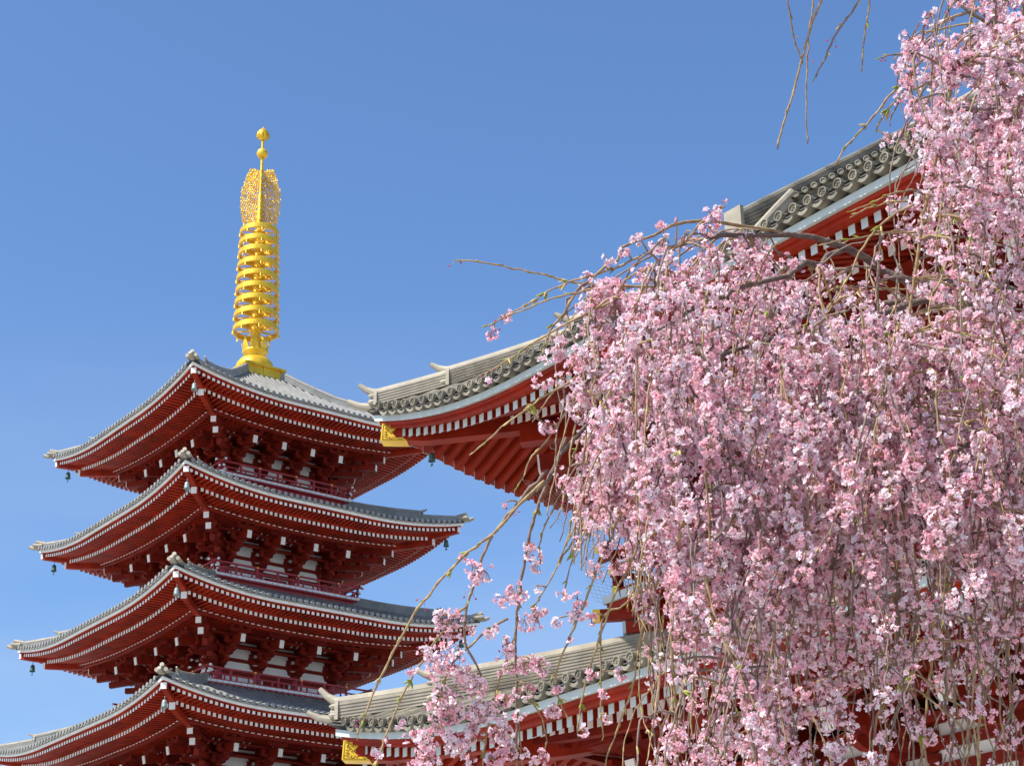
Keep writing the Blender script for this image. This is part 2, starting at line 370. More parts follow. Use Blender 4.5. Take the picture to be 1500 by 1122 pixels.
for i in range(5):
    A = HA[i]; z0 = FAS[i]+CAMZ; bw = BW[i]
    dtop = A-.9 if i == 0 else A-BALW[i-1]+.35
    prof = (lambda d: .41*d+.037*d*d) if i == 0 else (lambda d: .27*d+.035*d*d)
    rf = Roof(A, A, z0, .68, 5.2, 4.2, dtop, prof, .31, .25, .085, .15)
    mb = MB(); rf.tiles(mb, TILEP); ro = mb.build('roof', pag)
    mb = MB()
    for k in range(4):
        rf.sweep(mb, k, 0, .12, -.055, .065, WHITE)
        rf.sweep(mb, k, -.04, .4, .065, .115, SHADE_JOINT)  # dark strip stands in for the shade beneath the tile edge
        rf.sweep(mb, k, .08, .3, -.09, -.055, RED); 
        rf.sweep(mb, k, .16, .34, -.12, -.09, RED)
        rf.sweep(mb, k, 1.0, 1.2, -.37, -.16, RED)
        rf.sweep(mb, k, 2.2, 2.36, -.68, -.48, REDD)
        rf.sheet(mb, k, .3, -.12, 1.2, -.17, RED)       # boarding above the rafters
        rf.sheet(mb, k, 1.1, -.37, A-bw, -.29, RED)
        # row of short white marks on the eave purlin
        H = A-2.2; n = int(2*H/.3)
        for q in range(n):
            t = (q-(n-1)/2)*.3; rf_z = rf.lift(k, t, 2.2)
            p = [rf.P(k, t+a, d, z0+z+rf_z) for d in (2.192, 2.21) for a, z in ((-.085, -.56), (.085, -.56), (.085, -.52), (-.085, -.52))]
            mb.hexa(p, WHITE)
    mb.build('eave_board', ro)
    mb = MB(); rf.rafters(mb, .22, 1.1, -.185, -.06, .125, .13, RED, WHITE); mb.build('flying_rafters', ro)
    mb = MB(); rf.rafters(mb, 1.05, A-bw, -.455, .03, .125, .15, RED, WHITE); mb.build('base_rafters', ro)
    for c in range(4):
        mb = MB()
        mb.poly_beam([rf.hip(c, th, z) for th, z in ((.13, -.27), (.6, -.34), (1.3, -.40))], .22, .25, RED, WHITE, .09)
        mb.poly_beam([rf.hip(c, th, z) for th, z in ((1.0, -.66), (1.8, -.64), (3.2, -.52), (A-bw, -.45))], .23, .28, RED, WHITE, .09)
        mb.build('hip_rafter', ro)
        mb = MB()
        ths = np.linspace(.1, dtop-.05, 9)
        ridge(mb, [rf.hip(c, t, rf.top(t)) for t in ths], .16, .24, TILEP, TILEL, .055, True, .10)
        ths = np.linspace(1.5, dtop-.05, 8)
        ridge(mb, [rf.hip(c, t, rf.top(t)+.15) for t in ths], .20, .22, TILEP, TILEL, .055, True, .12)
        # corner tile tip curling out over the very corner
        p0 = rf.hip(c, -.05, rf.top(0)); dv = rf.hip(c, -.6, 0)-rf.hip(c, 0, 0); dv[2] = 0; dv /= np.linalg.norm(dv)
        mb.tube([p0+dv*.42+np.array((0, 0, .12)), p0+dv*.2+np.array((0, 0, .03)), p0-dv*.3+np.array((0, 0, .05))], [.085, .1, .11], 8, TILEL)
        sdv = np.array((dv[1], -dv[0], 0))
        for q in (-1, 1): mb.tube([p0+sdv*q*.19+dv*.16+np.array((0, 0, .12)), p0+sdv*q*.17-dv*.3+np.array((0, 0, .10))], .09, 9, TILEL)
        mb.tube([p0+dv*.1+np.array((0, 0, .34)), p0-dv*.4+np.array((0, 0, .22))], [.095, .1], 9, TILEL)
        mb.build('hip_ridge', ro)
    # storey body
    zt = z0-.15; zb = (BALZ[i]+CAMZ-.05) if i < 4 else z0-6.0
    mb = MB(); mb.box(-bw, bw, -bw, bw, zb, zt, PLAST)
    ct = z0-1.93                                           # column tops
    for k in range(4):
        T = lambda x, y, z, k=k: (*rot4(k, x, y), z)
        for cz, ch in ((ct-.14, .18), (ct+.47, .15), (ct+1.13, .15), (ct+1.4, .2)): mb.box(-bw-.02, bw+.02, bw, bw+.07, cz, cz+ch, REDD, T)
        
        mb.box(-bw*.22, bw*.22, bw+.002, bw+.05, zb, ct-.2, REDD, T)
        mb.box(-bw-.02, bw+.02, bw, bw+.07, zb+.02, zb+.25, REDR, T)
    wl = mb.build('wall', pag)
    mb = MB()
    cols = [(-bw, bw), (-bw/3, bw), (bw/3, bw)]
    for k in range(4):
        for cx_, cy_ in cols:
            x, y = rot4(k, cx_, cy_); cm = MB(); cm.lathe([(.17, zb), (.19, ct-.4), (.17, ct)], 10, REDR, (x, y, 0)); cm.build('column', wl, True)
        for cx_ in (-bw, -bw/3, bw/3, bw):
            if brk_me is None: brk_o = brk.build('bracket', wl); brk_me = brk_o.data
            else: brk_o = bpy.data.objects.new('bracket', brk_me); col.objects.link(brk_o); brk_o.parent = wl
            x, y = rot4(k, cx_, bw); brk_o.location = (x, y, ct); brk_o.rotation_euler = (0, 0, k*math.pi/2)
        # diagonal corner bracket: three lapped tails with white edges
        cb = MB(); sx, sy = [(1, 1), (-1, 1), (-1, -1), (1, -1)][k]; dg = np.array((sx, sy, 0))/math.sqrt(2); c0 = np.array((sx*bw, sy*bw, 0))
        for q, (rr, zz, hh) in enumerate(((1.5, .35, .24), (2.3, .66, .26), (2.95, .98, .28), (3.35, 1.36, .28))):
            cb.beam(c0+dg*rr+np.array((0, 0, ct+zz)), c0-dg*.2+np.array((0, 0, ct+zz+(.25 if q > 0 else 0))), .24, hh, REDD, WHITE if q > 1 else None, .03)
            if q: masu(cb, lambda x, y, z, rr=rr: (c0[0]+dg[0]*(rr-.5)+x, c0[1]+dg[1]*(rr-.5)+y, z), 0, 0, ct+zz+.12, .36, .24, REDD)
        for e, (tx, ty) in enumerate(((sx, 0), (0, sy))):
            for q in range(3):
                yy = .62*(q+1); T = (lambda x, y, z, e=e, yy=yy: (c0[0]+(sx*(x+yy) if e == 0 else y+0), c0[1]+(y if e == 0 else sy*(x+yy)), z))
        cb.build('corner_bracket', wl)
    # continuous bracket purlins tying the steps together
    mb = MB()
    for k in range(4):
        T = lambda x, y, z, k=k: (*rot4(k, x, y), z)
        for q in range(3):
            p = .62*(q+1); mb.box(-bw-p-.35, bw+p+.35, bw+p-.06, bw+p+.06, ct+.21+.36*q+.70, ct+.21+.36*q+.80, REDD, T)
        # little sloped ceiling between steps
        mb.hexa([T(*q) for q in [(-bw-.7, bw+.7, ct+1.33), (bw+.7, bw+.7, ct+1.33), (bw+1.9, bw+1.9, ct+1.62), (-bw-1.9, bw+1.9, ct+1.62), (-bw-.7, bw+.7, ct+1.36), (bw+.7, bw+.7, ct+1.36), (bw+1.9, bw+1.9, ct+1.65), (-bw-1.9, bw+1.9, ct+1.65)]], REDD)
        n = int(2*(bw+1.2)/.3)
        for q in range(n):   # pairs of pale laths at the curved ceiling
            if q % 5 in (1, 2):
                t = (q-(n-1)/2)*.3; mb.beam(T(t, bw+.75, ct+1.318), T(t, bw+1.25, ct+1.44), .05, .03, WHITE)
    mb.build('bracket_purlins', wl)
    # balcony
    if i < 4:
        b = BALW[i]; bz = BALZ[i]+CAMZ; mb = MB()
        mb.box(-b, b, -b, b, bz-.06, bz+.05, WHITE); mb.box(-b+.04, b-.04, -b+.04, b-.04, bz-.12, bz-.06, REDR)
        mb.box(-b+.22, b-.22, -b+.22, b-.22, bz-.75, bz-.12, REDR)
        for k in range(4):
            T = lambda x, y, z, k=k: (*rot4(k, x, y), z)
            n = int(2*b/.3)
            for q in range(n): mb.box(-b+q*2*b/n-.006, -b+q*2*b/n+.006, b, b+.004, bz-.06, bz+.05, SHADE_JOINT, T)
        bo = mb.build('balcony', pag)
        mb = MB(); rb = b-.16
        for k in range(4):
            T = lambda x, y, z, k=k: (*rot4(k, x, y), z)
            for zz, e, th in ((.10, .10, .07), (.36, .16, .06), (.62, .34, .075)):
                mb.beam(T(-rb-e, rb, bz+zz), T(rb+e, rb, bz+zz), .07, th, REDR)
                for q in (-1, 1): mb.beam(T(q*(rb+e-.05), rb, bz+zz), T(q*(rb+e+.02), rb, bz+zz), .09, .09, WHITE)
            n = 7
            for q in range(n+1):
                t = -rb+2*rb*q/n; mb.box(t-.045, t+.045, rb-.045, rb+.045, bz+.05, bz+.60, REDR, T)
                if q % 2 == 1:
                    mb.box(t-.05, t+.05, rb-.05, rb+.052, bz+.59, bz+.665, GOLD, T); mb.box(t-.05, t+.05, rb-.05, rb+.052, bz+.07, bz+.11, GOLD, T)
            for q in range(2*n): 
                t = -rb+2*rb*(q+.5)/(2*n); mb.box(t-.03, t+.03, rb-.03, rb+.03, bz+.12, bz+.35, REDR, T)
        mb.build('railing', bo)
# spire ------------------------------------------------------------
sp = empty('spire', (0, 0, 36.6+CAMZ)); sp.parent = pag; SZ = 36.6
def zz(v): return v-SZ
mb = MB(); h = 1.17
mb.box(-h+.12, h-.12, -h+.12, h-.12, zz(36.3), zz(37.1), GOLD); mb.box(-h, h, -h, h, zz(37.08), zz(37.2), GOLD); mb.box(-h+.04, h-.04, -h+.04, h-.04, zz(36.5), zz(36.62), GOLD)
for k in range(4):
    T = lambda x, y, z, k=k: (*rot4(k, x, y), z)
    for x in (-h+.16, 0, h-.16): mb.box(x-.08, x+.08, h-.13, h-.07, zz(36.6), zz(37.1), GOLD, T)
mb.build('base_box', sp)
mb = MB(); mb.box(-h-.05, h+.05, -h-.05, h+.05, zz(35.9), zz(36.42), TILEP)
mb.build('plinth', sp)
mb = MB(); mb.lathe([(.95, zz(37.2)), (.97, zz(37.35)), (.92, zz(37.62)), (.74, zz(37.86)), (.45, zz(37.98)), (.4, zz(38.1)), (.62, zz(38.2)), (.66, zz(38.32)), (.5, zz(38.4)), (.3, zz(38.5)), (.27, zz(38.8))], 32, GOLD); mb.build('inverted_bowl', sp, True)
mb = MB()
for q in range(8):
    a = q*math.pi/4+.2; ca, sa = math.cos(a), math.sin(a)
    fr = lambda x, y, c: ((.55+y*.38-.25*y*y)*ca-x*sa+c*ca, (.55+y*.38-.25*y*y)*sa+x*ca+c*sa, zz(38.25)+y*.95)
    for sg in range(4):
        y0, y1 = sg/4*.75, (sg+1)/4*.75; w0, w1 = [.2, .19, .16, .1, .015][sg], [.2, .19, .16, .1, .015][sg+1]
        mb.prism([(-w0, y0), (w0, y0), (w1, y1), (-w1, y1)], fr, .04, GOLD)
mb.build('lotus_petals', sp)
mb = MB(); mb.lathe([(.26, zz(38.4)), (.24, zz(39.5)), (.2, zz(45.3)), (.17, zz(45.8)), (.15, zz(47.3)), (.1, zz(47.5)), (.075, zz(49.6)), (.06, zz(51.0))], 16, GOLD)
for q in range(9): mb.lathe([(.2, -.16), (.27, -.12), (.29, 0), (.27, .12), (.2, .16)], 16, GOLD, (0, 0, zz(39.52+.70*q)))
mb.build('mast', sp, True)
for q, rz_ in enumerate((39.52, 40.28, 41.0, 41.7, 42.4, 43.12, 43.83, 44.45, 45.1)):
    r = 1.16-.02*q; mb = MB()
    mb.lathe([(r, -.15), (r+.02, -.13), (r+.012, .12), (r-.02, .15), (r-.07, .15), (r-.07, -.15)], 48, GOLD, closed=True)
    for e in range(8):
        a = e*math.pi/4; ca, sa = math.cos(a), math.sin(a)
        mb.beam((.18*ca, .18*sa, 0), (r*.97*ca, r*.97*sa, 0), .04, .05, GOLD)
        # scroll between the spokes
        a2 = a+math.pi/8; pts = [(r*(.55+.34*math.cos(th))*math.cos(a2+.22*math.sin(th)), r*(.55+.34*math.cos(th))*math.sin(a2+.22*math.sin(th)), 0) for th in np.linspace(0, 2*math.pi, 13)]
        mb.tube(pts, .016, 4, GOLD, False)
        bx, by = (r+.01)*math.cos(a2), (r+.01)*math.sin(a2)
        mb.lathe([(.02, -.13), (.035, -.16), (.045, -.28), (.06, -.31), (.001, -.31)], 7, GOLD, (bx, by, 0))
    mb.build('ring', sp, False, (0, 0, zz(rz_)))
# flame finial: four pierced plates
gr = random.Random(3)
for q in range(4):
    a = q*math.pi/2+math.pi/4+.45-.2; ca, sa = math.cos(a), math.sin(a); mb = MB()
    def fr(x, z, c): return (x*ca-c*sa, x*sa+c*ca, z)
    hgt = 3.15
    def wid(t): return .97*(1-.42*max(0, t-.55)/.45)*(0.86+.14*min(1, t/.25))
    for row in range(22):
        for c_ in range(8):
            t = (row+.5)/22; x = .08+(c_+.5+(.5 if row % 2 else 0))/8.3*(wid(t)-.04)
            z = zz(45.72)+t*hgt+.12*x; r0 = .060; th0 = gr.uniform(0, 6.28); sg = gr.choice((-1, 1))
            pts = [fr(x+r0*(1+.35*s_)*math.cos(th0+sg*s_*4.4), z+r0*1.25*(1+.35*s_)*math.sin(th0+sg*s_*4.4), 0) for s_ in np.linspace(0, 1, 7)]
            mb.tube(pts, [.02, .028, .031, .031, .03, .024, .012], 4, GOLD)
    for row in range(22):   # licking tongues along the outer edge
        t = row/22; x = wid(t); z = zz(45.72)+t*hgt+.12*x
        mb.tube([fr(x-.1, z-.06, 0), fr(x+.0, z, 0), fr(x+.04, z+.1, 0)], [.035, .03, .008], 4, GOLD)
    for e in range(7): mb.tube([fr(.05+.14*e, zz(45.72+.0*e), 0), fr(.08+.135*e+.05*math.sin(e), zz(46.8), 0), fr(.05+.13*e, zz(47.5+.1*e), 0), fr((.05+.13*e)*.8, zz(48.75), 0)], .02, 4, GOLD)
    mb.tube([fr(.1, zz(45.72), 0), fr(.55, zz(45.70), 0), fr(.95, zz(45.85), 0)], .04, 5, GOLD)
    mb.lathe([(.02, 0), (.05, -.06), (.06, -.2), (.08, -.25), (.001, -.25)], 8, GOLD, fr(.8, zz(45.75), 0))
    mb.build('flame_plate', sp)
mb = MB(); mb.lathe([(.3*math.sin(t), -.3*math.cos(t)) for t in np.linspace(.1, math.pi-.1, 14)], 24, GOLD, (0, 0, zz(49.89))); mb.lathe([(.08, -.34), (.15, -.3), (.1, -.26)], 16, GOLD, (0, 0, zz(49.89))); mb.build('dragon_ball', sp, True)
mb = MB(); mb.lathe([(.05, -.36), (.3*math.sin(.6), -.27)]+[(.31*math.sin(t), -.31*math.cos(t)) for t in np.linspace(.7, 2.6, 10)]+[(.1, .33), (.03, .42), (.001, .5)], 24, GOLD, (0, 0, zz(51.08)))
for q in range(8):
    a = q*math.pi/4; ca, sa = math.cos(a), math.sin(a)
    fr = lambda x, y, c: ((.10+.26*math.sin(y*2.2)+c)*ca-x*sa, (.10+.26*math.sin(y*2.2)+c)*sa+x*ca, zz(50.72)+y*.42)
    mb.prism([(-.05, 0), (.05, 0), (.12, .5), (0, 1), (-.12, .5)], fr, .03, GOLD)
mb.build('jewel', sp, True)
# wind bells
def wl(c, th, i, dz=-.55):
    A = HA[i]; sx, sy = [(1, 1), (-1, 1), (-1, -1), (1, -1)][c]
    x, y = sx*(A-th), sy*(A-th); p = np.array(PC[:2])+UX*x+SY*y
    return (p[0], p[1], FAS[i]+CAMZ+.68*(1-th/4.2)+dz)
wherec = ['west', 'near', 'east', 'far']
bm = {0: 'left', 1: 'near', 2: 'right'}
for i in range(4):
    for c in ((0, 1, 2, 3) if i < 3 else (1,)):
        lab = {0: 'dark bronze bell under the left corner of the %s pagoda roof down',
               1: 'pale green bell by the white beam end, near corner of the %s pagoda roof down',
               2: 'dark green bell under the right corner of the %s pagoda roof down',
               3: 'dark bronze bell under the back corner of the %s pagoda roof down'}[c] % ['first', 'second', 'third', 'fourth'][i]
        bell('wind_bell', wl(c, .6 if c != 1 else .31, i, -.62 if c != 1 else -.75), .85, BRONZEL if c == 1 else BRONZE, lab)

# ------------------------------------------------------------------ temple gate
GU, GN = 11.0, 25.1                    # centre in camera-based west / north metres
NOR = -SY
def gw(u, n): return UX*u+NOR*n
gc = gw(GU, GN)
gate = empty('temple_gate', (gc[0], gc[1], 0), ANG)
tag(gate, 'two-storied vermilion temple gate with curved grey tiled roofs behind the cherry blossoms', 'gate')
def gate_roof(A, B, z0, L, W, dtop, prof, gable, bwA, bwB, tiers):
    ov = A-bwA
    rf = Roof(A, B, z0, L, W, 4.2, dtop, prof, .28, .235, .069, .205, gable)
    mb = MB(); rf.tiles(mb, TILE, True, (0, 3, 1, 2)); ro = mb.build('roof', gate)
    mb = MB()
    for k in range(4):
        rf.sweep(mb, k, 0, .14, -.06, .055, FASC); rf.sweep(mb, k, .06, .5, .055, .17, SHADE_JOINT); rf.sweep(mb, k, -.10, .06, .145, .168, SHADE_JOINT)  # dark filler painted as shade; outer lip added to keep sun off the board
        rf.sweep(mb, k, .07, .3, -.13, -.065, RED); rf.sweep(mb, k, .13, .34, -.19, -.13, RED)
        rf.sheet(mb, k, .3, -.19, 1.8, .33, RED, .025)
        rf.sheet(mb, k, 1.6, .14, ov, .14+.33*(ov-1.6), REDD, .025)
        rf.sweep(mb, k, 1.66, 1.9, .13, .24, RED)
        rf.sweep(mb, k, 2.3, 2.5, -.02, .15, REDD)
    mb.build('eave_board', ro)
    mb = MB(); rf.rafters(mb, .3, 1.8, -.27, .36, .11, .14, RED, FASC); mb.build('flying_rafters', ro)
    mb = MB(); rf.rafters(mb, 1.7, ov, .05, .33, .12, .16, RED, PLAST); mb.build('base_rafters', ro)
    for c in range(4):
        mb = MB()
        mb.poly_beam([rf.hip(c, th, z) for th, z in ((.12, -.32), (.7, -.29), (2.1, .04))], .26, .32, RED)
        mb.poly_beam([rf.hip(c, th, z) for th, z in ((1.9, -.22), (2.8, -.0), (ov, .5))], .3, .36, RED)
        hr = mb.build('hip_rafter', ro)
        # gilt fitting wrapped round the beam end
        a = rf.hip(c, .12, -.32); b_ = rf.hip(c, .7, -.29); dv = b_-a; dv /= np.linalg.norm(dv); sd = np.cross(dv, (0, 0, 1)); sd /= np.linalg.norm(sd); up = np.cross(sd, dv)
        mb = MB()
        for sg in (-1, 1):
            fr = lambda x, y, z, sg=sg: a+dv*x*.78+up*y*.79+sd*sg*(.138+z)
            mb.prism([(-.01, -.21), (.62, -.21), (.50, -.13), (.34, -.14), (.24, -.02), (.34, .1), (.46, .14), (.52, .205), (-.01, .205)], fr, .012, GOLD)
            for e in range(11):
                ax = .05+.085*(e % 4)+.03*(e//4); ay = -.14+.11*(e//4)+.03*(e % 2); r0 = .034
                if ax > .26 and ay > -.08: ax -= .2; ay += .1
                mb.tube([fr(ax+r0*math.cos(t), ay+r0*math.sin(t), .01) for t in np.linspace(e, e+4.6, 8)], .008, 4, GOLDD)
            mb.tube([fr(*p, .01) for p in [(.02, -.19), (.02, .185), (.44, .185)]], .007, 4, GOLDD); mb.tube([fr(*p, .01) for p in [(.02, -.185), (.52, -.185)]], .007, 4, GOLDD)
        fr2 = lambda x, y, z: a-dv*(.008+z)+sd*x*.86+up*y*.79
        mb.prism([(-.16, -.21), (.16, -.21), (.16, .205), (-.16, .205)], fr2, .012, GOLD)
        mb.prism([(-.16, -.008), (.16, -.008), (.16, .008), (-.16, .008)], lambda x, y, z: a+sd*x*.86+dv*(.235+y*30)-up*(.170+z), .012, GOLD)
        mb.build('gilt_fitting', ro)
        for (ts, hh, curl, te) in tiers:
            mb = MB(); ths = list(np.linspace(ts, te, 10))
            pts = [rf.hip(c, t, rf.top(t)) for t in ths]
            ridge(mb, pts, hh, .26, TILEL if ts < 2 else TILE, TILEL, .026, True, curl)
            mb.build('hip_ridge', ro)
        mb = MB(); p0 = rf.hip(c, 0, rf.top(0)); dvv = rf.hip(c, -.6, 0)-rf.hip(c, 0, 0); dvv[2] = 0; dvv /= np.linalg.norm(dvv)
        mb.tube([p0+dvv*.5+np.array((0, 0, .16)), p0+dvv*.28+np.array((0, 0, .05)), p0+dvv*.05, p0-dvv*.4+np.array((0, 0, .1))], [.045, .065, .085, .09], 10, TILEL); mb.build('corner_tile', ro)
    return rf, ro
ZU = 12+CAMZ; ZL = 6.31+CAMZ
TI = [(.05, .24, .2, 2.7), (1.0, .30, .17, 4.0), (2.65, .50, .17, 5.9)]
rfu, rou = gate_roof(14.6, 8.1, ZU, .74, 4.2, 8.1, lambda d: .45*d+.03*d*d, 6.0, 10.5, 4.0, TI)
TL = [(.05, .28, .26, 2.7), (1.25, .46, .14, 4.3)]
rfl, rol = gate_roof(15.05, 8.55, ZL, .67, 5.0, 4.6, lambda d: .29*d+.012*d*d, None, 10.5, 4.0, TL)
# main ridge, descending ridges, gables
mb = MB(); zr = ZU+rfu.top(8.1); ridge(mb, [np.array((x, 0, zr)) for x in np.linspace(7.6, -7.6, 9)], .5, .5, TILE, TILEL, .06, True, .2); mb.build('main_ridge', rou)
for sx in (-1, 1):
    for sy in (-1, 1):
        u0 = GU+sx*5.3 if sx > 0 else GU-5.3
        X = sx*5.3; mb = MB(); ds = [.16]+list(np.linspace(.6, 7.6, 12))
        ztop = lambda d: ZU+.80+.70*d
        pts = [np.array((X, sy*(8.1-d), ZU+rfu.top(d)-.02)) for d in ds]
        ridge(mb, pts, [ztop(d)-(ZU+rfu.top(d)-.02)-.11 for d in ds], .27, TILE, TILEL, .05, False, 0)
        # plain pale end slab
        mb.box(X-.17, X+.17, *(sorted((sy*(8.1-.08), sy*(8.1-.15)))), ZU+rfu.top(.1)-.02, ztop(.1)+.03, TILEL)
        # row of small medallions at the foot of its inward side
        for q in range(26):
            d = 1.35+q*.22; zc = ztop(d)-.29; r0 = .053; vs = []
            nx, ny = -sx*.55, sy*.835; cx0, cy0 = X-sx*.15, sy*(8.1-d)
            for rr, c in ((r0, -.06), (r0, .07), (r0*.75, .073), (r0*.7, .058), (.001, .058)):
                for j in range(10):
                    th = 2*math.pi*j/10; vs.append((cx0+nx*c-ny*rr*math.cos(th), cy0+ny*c+nx*rr*math.cos(th), zc+rr*math.sin(th)))
            mb.add(vs, [(a*10+j, a*10+(j+1) % 10, (a+1)*10+(j+1) % 10, (a+1)*10+j) for a in range(4) for j in range(10)], TILE)
        for e, off in enumerate((0, .13)):
            p = lambda dx, d, dz: (X-sx*dx, sy*(8.1-d), ztop(d)+dz)
            mb.tube([p(.24, 1.15-off*.5, -.18-off), p(.24, .8, -.30-off), p(.22, .35, -.48-off), p(.18, -.03, -.66-off*.8)], .058, 8, TILEL)
        mb.build('descending_ridge', rou)
    # gable wall and bargeboards
    X = sx*8.6; zg = ZU+rfu.top(6); mb = MB()
    mb.add([(X-sx*.9, -2.1, zg), (X-sx*.9, 2.1, zg), (X-sx*.9, 0, zr)], [(0, 1, 2)], REDD)
    for sy in (-1, 1):
        mb.poly_beam([(X+sx*.1, sy*(8.1-d), ZU+rfu.top(d)-.25) for d in np.linspace(5.6, 8.1, 5)], .1, .42, RED)
        mb.poly_beam([(X+sx*.15, sy*(8.1-d), ZU+rfu.top(d)-.02) for d in np.linspace(5.6, 8.1, 5)], .12, .08, FASC)
    mb.build('gable', gate)
# bodies
gbr = bracket_mesh('bracket', .95, REDD, PLAST, .55, .34); gbr_me = None
for (z0, zb, name) in ((ZU, 8.8+CAMZ, 'upper'), (ZL, 0.0, 'lower')):
    bA, bB = 10.5, 4.0; ct = z0-1.42; mb = MB()
    mb.box(-bA, bA, -bB, bB, zb, z0-.25, PLAST)
    xs = [-10.5, -6.3, -2.1, 2.1, 6.3, 10.5]; ys = [-4, -1.33, 1.33, 4]
    for k, (Hh, Dd, ps) in enumerate(((bA, bB, xs), (bB, bA, ys), (bA, bB, xs), (bB, bA, ys))):
        T = lambda x, y, z, k=k: (*rot4(k, x, y), z)
        for cz, ch in ((ct-.3, .3), (ct+.22, .18), (ct+.6, .18), (ct+.98, .18), (ct+1.4, .3)): mb.box(-Hh-.02, Hh+.02, Dd, Dd+.08, cz, cz+ch, REDD, T)
        mb.box(-Hh-.02, Hh+.02, Dd, Dd+.12, zb+.01, zb+.3, RED, T)
        if name == 'upper':
            for a, b_ in zip(ps[:-1], ps[1:]): mb.box((a*3+b_)/4, (a+b_*3)/4, Dd+.003, Dd+.06, zb+.4, ct-.45, REDD, T)
        else:
            for a, b_ in zip(ps[:-1], ps[1:]): mb.box(a+.5, b_-.5, Dd+.003, Dd+.06, .0, ct-.8, REDD, T)
        mb.hexa([T(*q) for q in [(-Hh-.7, Dd+.55, ct+1.3), (Hh+.7, Dd+.55, ct+1.3), (Hh+1.7, Dd+1.65, ct+1.55), (-Hh-1.7, Dd+1.65, ct+1.55), (-Hh-.7, Dd+.55, ct+1.34), (Hh+.7, Dd+.55, ct+1.34), (Hh+1.7, Dd+1.65, ct+1.6), (-Hh-1.7, Dd+1.65, ct+1.6)]], REDD)
        for q in range(3):
            p = .55*(q+1); mb.box(-Hh-p-.3, Hh+p+.3, Dd+p-.07, Dd+p+.07, ct+.2+.34*q+.70, ct+.2+.34*q+.80, REDD, T)
    wlo = mb.build('wall', gate)
    for k, ps in enumerate((xs, ys, xs, ys)):
        Dd = bB if k % 2 == 0 else bA
        for i_, t in enumerate(ps):
            x, y = rot4(k, t, Dd)
            if i_ < len(ps)-1:
                cm = MB(); cm.lathe([(.26, zb), (.27, ct-.5), (.24, ct)], 16, RED, (x, y, 0)); cm.build('column', wlo, True)
            more = [t] if i_ == len(ps)-1 else [t, (t+ps[i_+1])/2]
            for tt in more:
                x, y = rot4(k, tt, Dd)
                if gbr_me is None: o = gbr.build('bracket', wlo); gbr_me = o.data
                else: o = bpy.data.objects.new('bracket', gbr_me); col.objects.link(o); o.parent = wlo
                o.location = (x, y, ct); o.rotation_euler = (0, 0, k*math.pi/2)
    for c in range(4):
        cb = MB(); sx, sy = [(1, 1), (-1, 1), (-1, -1), (1, -1)][c]; dg = np.array((sx, sy, 0))/math.sqrt(2); c0 = np.array((sx*bA, sy*bB, 0))
        for q, (rr, zz_, hh) in enumerate(((1.4, .35, .24), (2.1, .72, .3), (2.8, 1.02, .3))):
            cb.beam(c0+dg*rr+np.array((0, 0, ct+zz_)), c0-dg*.2+np.array((0, 0, ct+zz_+.2)), .26, hh, REDD, PLAST, .03)
        cb.build('corner_bracket', wlo)
# balcony of the gate
b1, b2 = 11.75, 5.25; bz = 8.95+CAMZ; mb = MB()
mb.box(-b1, b1, -b2, b2, bz, bz+.14, FASC); mb.box(-b1+.05, b1-.05, -b2+.05, b2-.05, bz-.1, bz, RED)
mb.box(-b1+.9, b1-.9, -b2+.9, b2-.9, bz-1.4, bz-.1, RED)
for k in range(4):
    T = lambda x, y, z, k=k: (*rot4(k, x, y), z); Hh, Dd = (b1, b2) if k % 2 == 0 else (b2, b1)
    n = int(2*Hh/1.0)
    for q in range(n+1):
        t = -Hh+.9+(2*Hh-1.8)*q/n
        mb.prism([(0, 0), (.85, 0), (.85, -.12), (.6, -.2), (.5, -.35), (.2, -.42), (.15, -.7), (0, -.75)], lambda a, b_, c, T=T, t=t, Dd=Dd: T(t+c, Dd-.9+a, bz-.1+b_), .2, RED)
for sx in (-1, 1):
    for sy in (-1, 1):
        a = np.array((sx*(b1+.12), sy*(b2+.12), bz-.2)); c = np.array((sx*(b1-1.3), sy*(b2-1.3), bz-.2))
        mb.beam(a, c, .16, .2, RED, GOLD, .12)
        mb.beam(a+(c-a)*.25-np.array((0, 0, .24)), c-np.array((0, 0, .24)), .18, .2, RED, FASC, .05)
gb = mb.build('balcony', gate)
mb = MB()
for k in range(4):
    T = lambda x, y, z, k=k: (*rot4(k, x, y), z); Hh, Dd = (b1-.2, b2-.2) if k % 2 == 0 else (b2-.2, b1-.2)
    for z_, e, th in ((.2, .1, .1), (.55, .15, .09), (.9, .45, .11)): mb.beam(T(-Hh-e, Dd, bz+z_), T(Hh+e, Dd, bz+z_), .1, th, RED, GOLD, .07)
    n = int(2*Hh/1.6)
    for q in range(n+1):
        t = -Hh+2*Hh*q/n; mb.box(t-.07, t+.07, Dd-.07, Dd+.07, bz+.14, bz+.87, RED, T)
mb.build('railing', gb)
def gwp(x, y, z): p = gc+UX*x+SY*y; return (p[0], p[1], z)
bell('wind_bell', gwp(14.6-.75, 8.1-.75, ZU-.02), .42, BRONZE, 'green bronze wind bell under the gilded left corner of the gate upper roof')
bell('wind_bell', gwp(15.05-.75, 8.55-.75, ZL-.02), .42, BRONZE, 'green bronze wind bell under the gilded left corner of the gate lower roof')
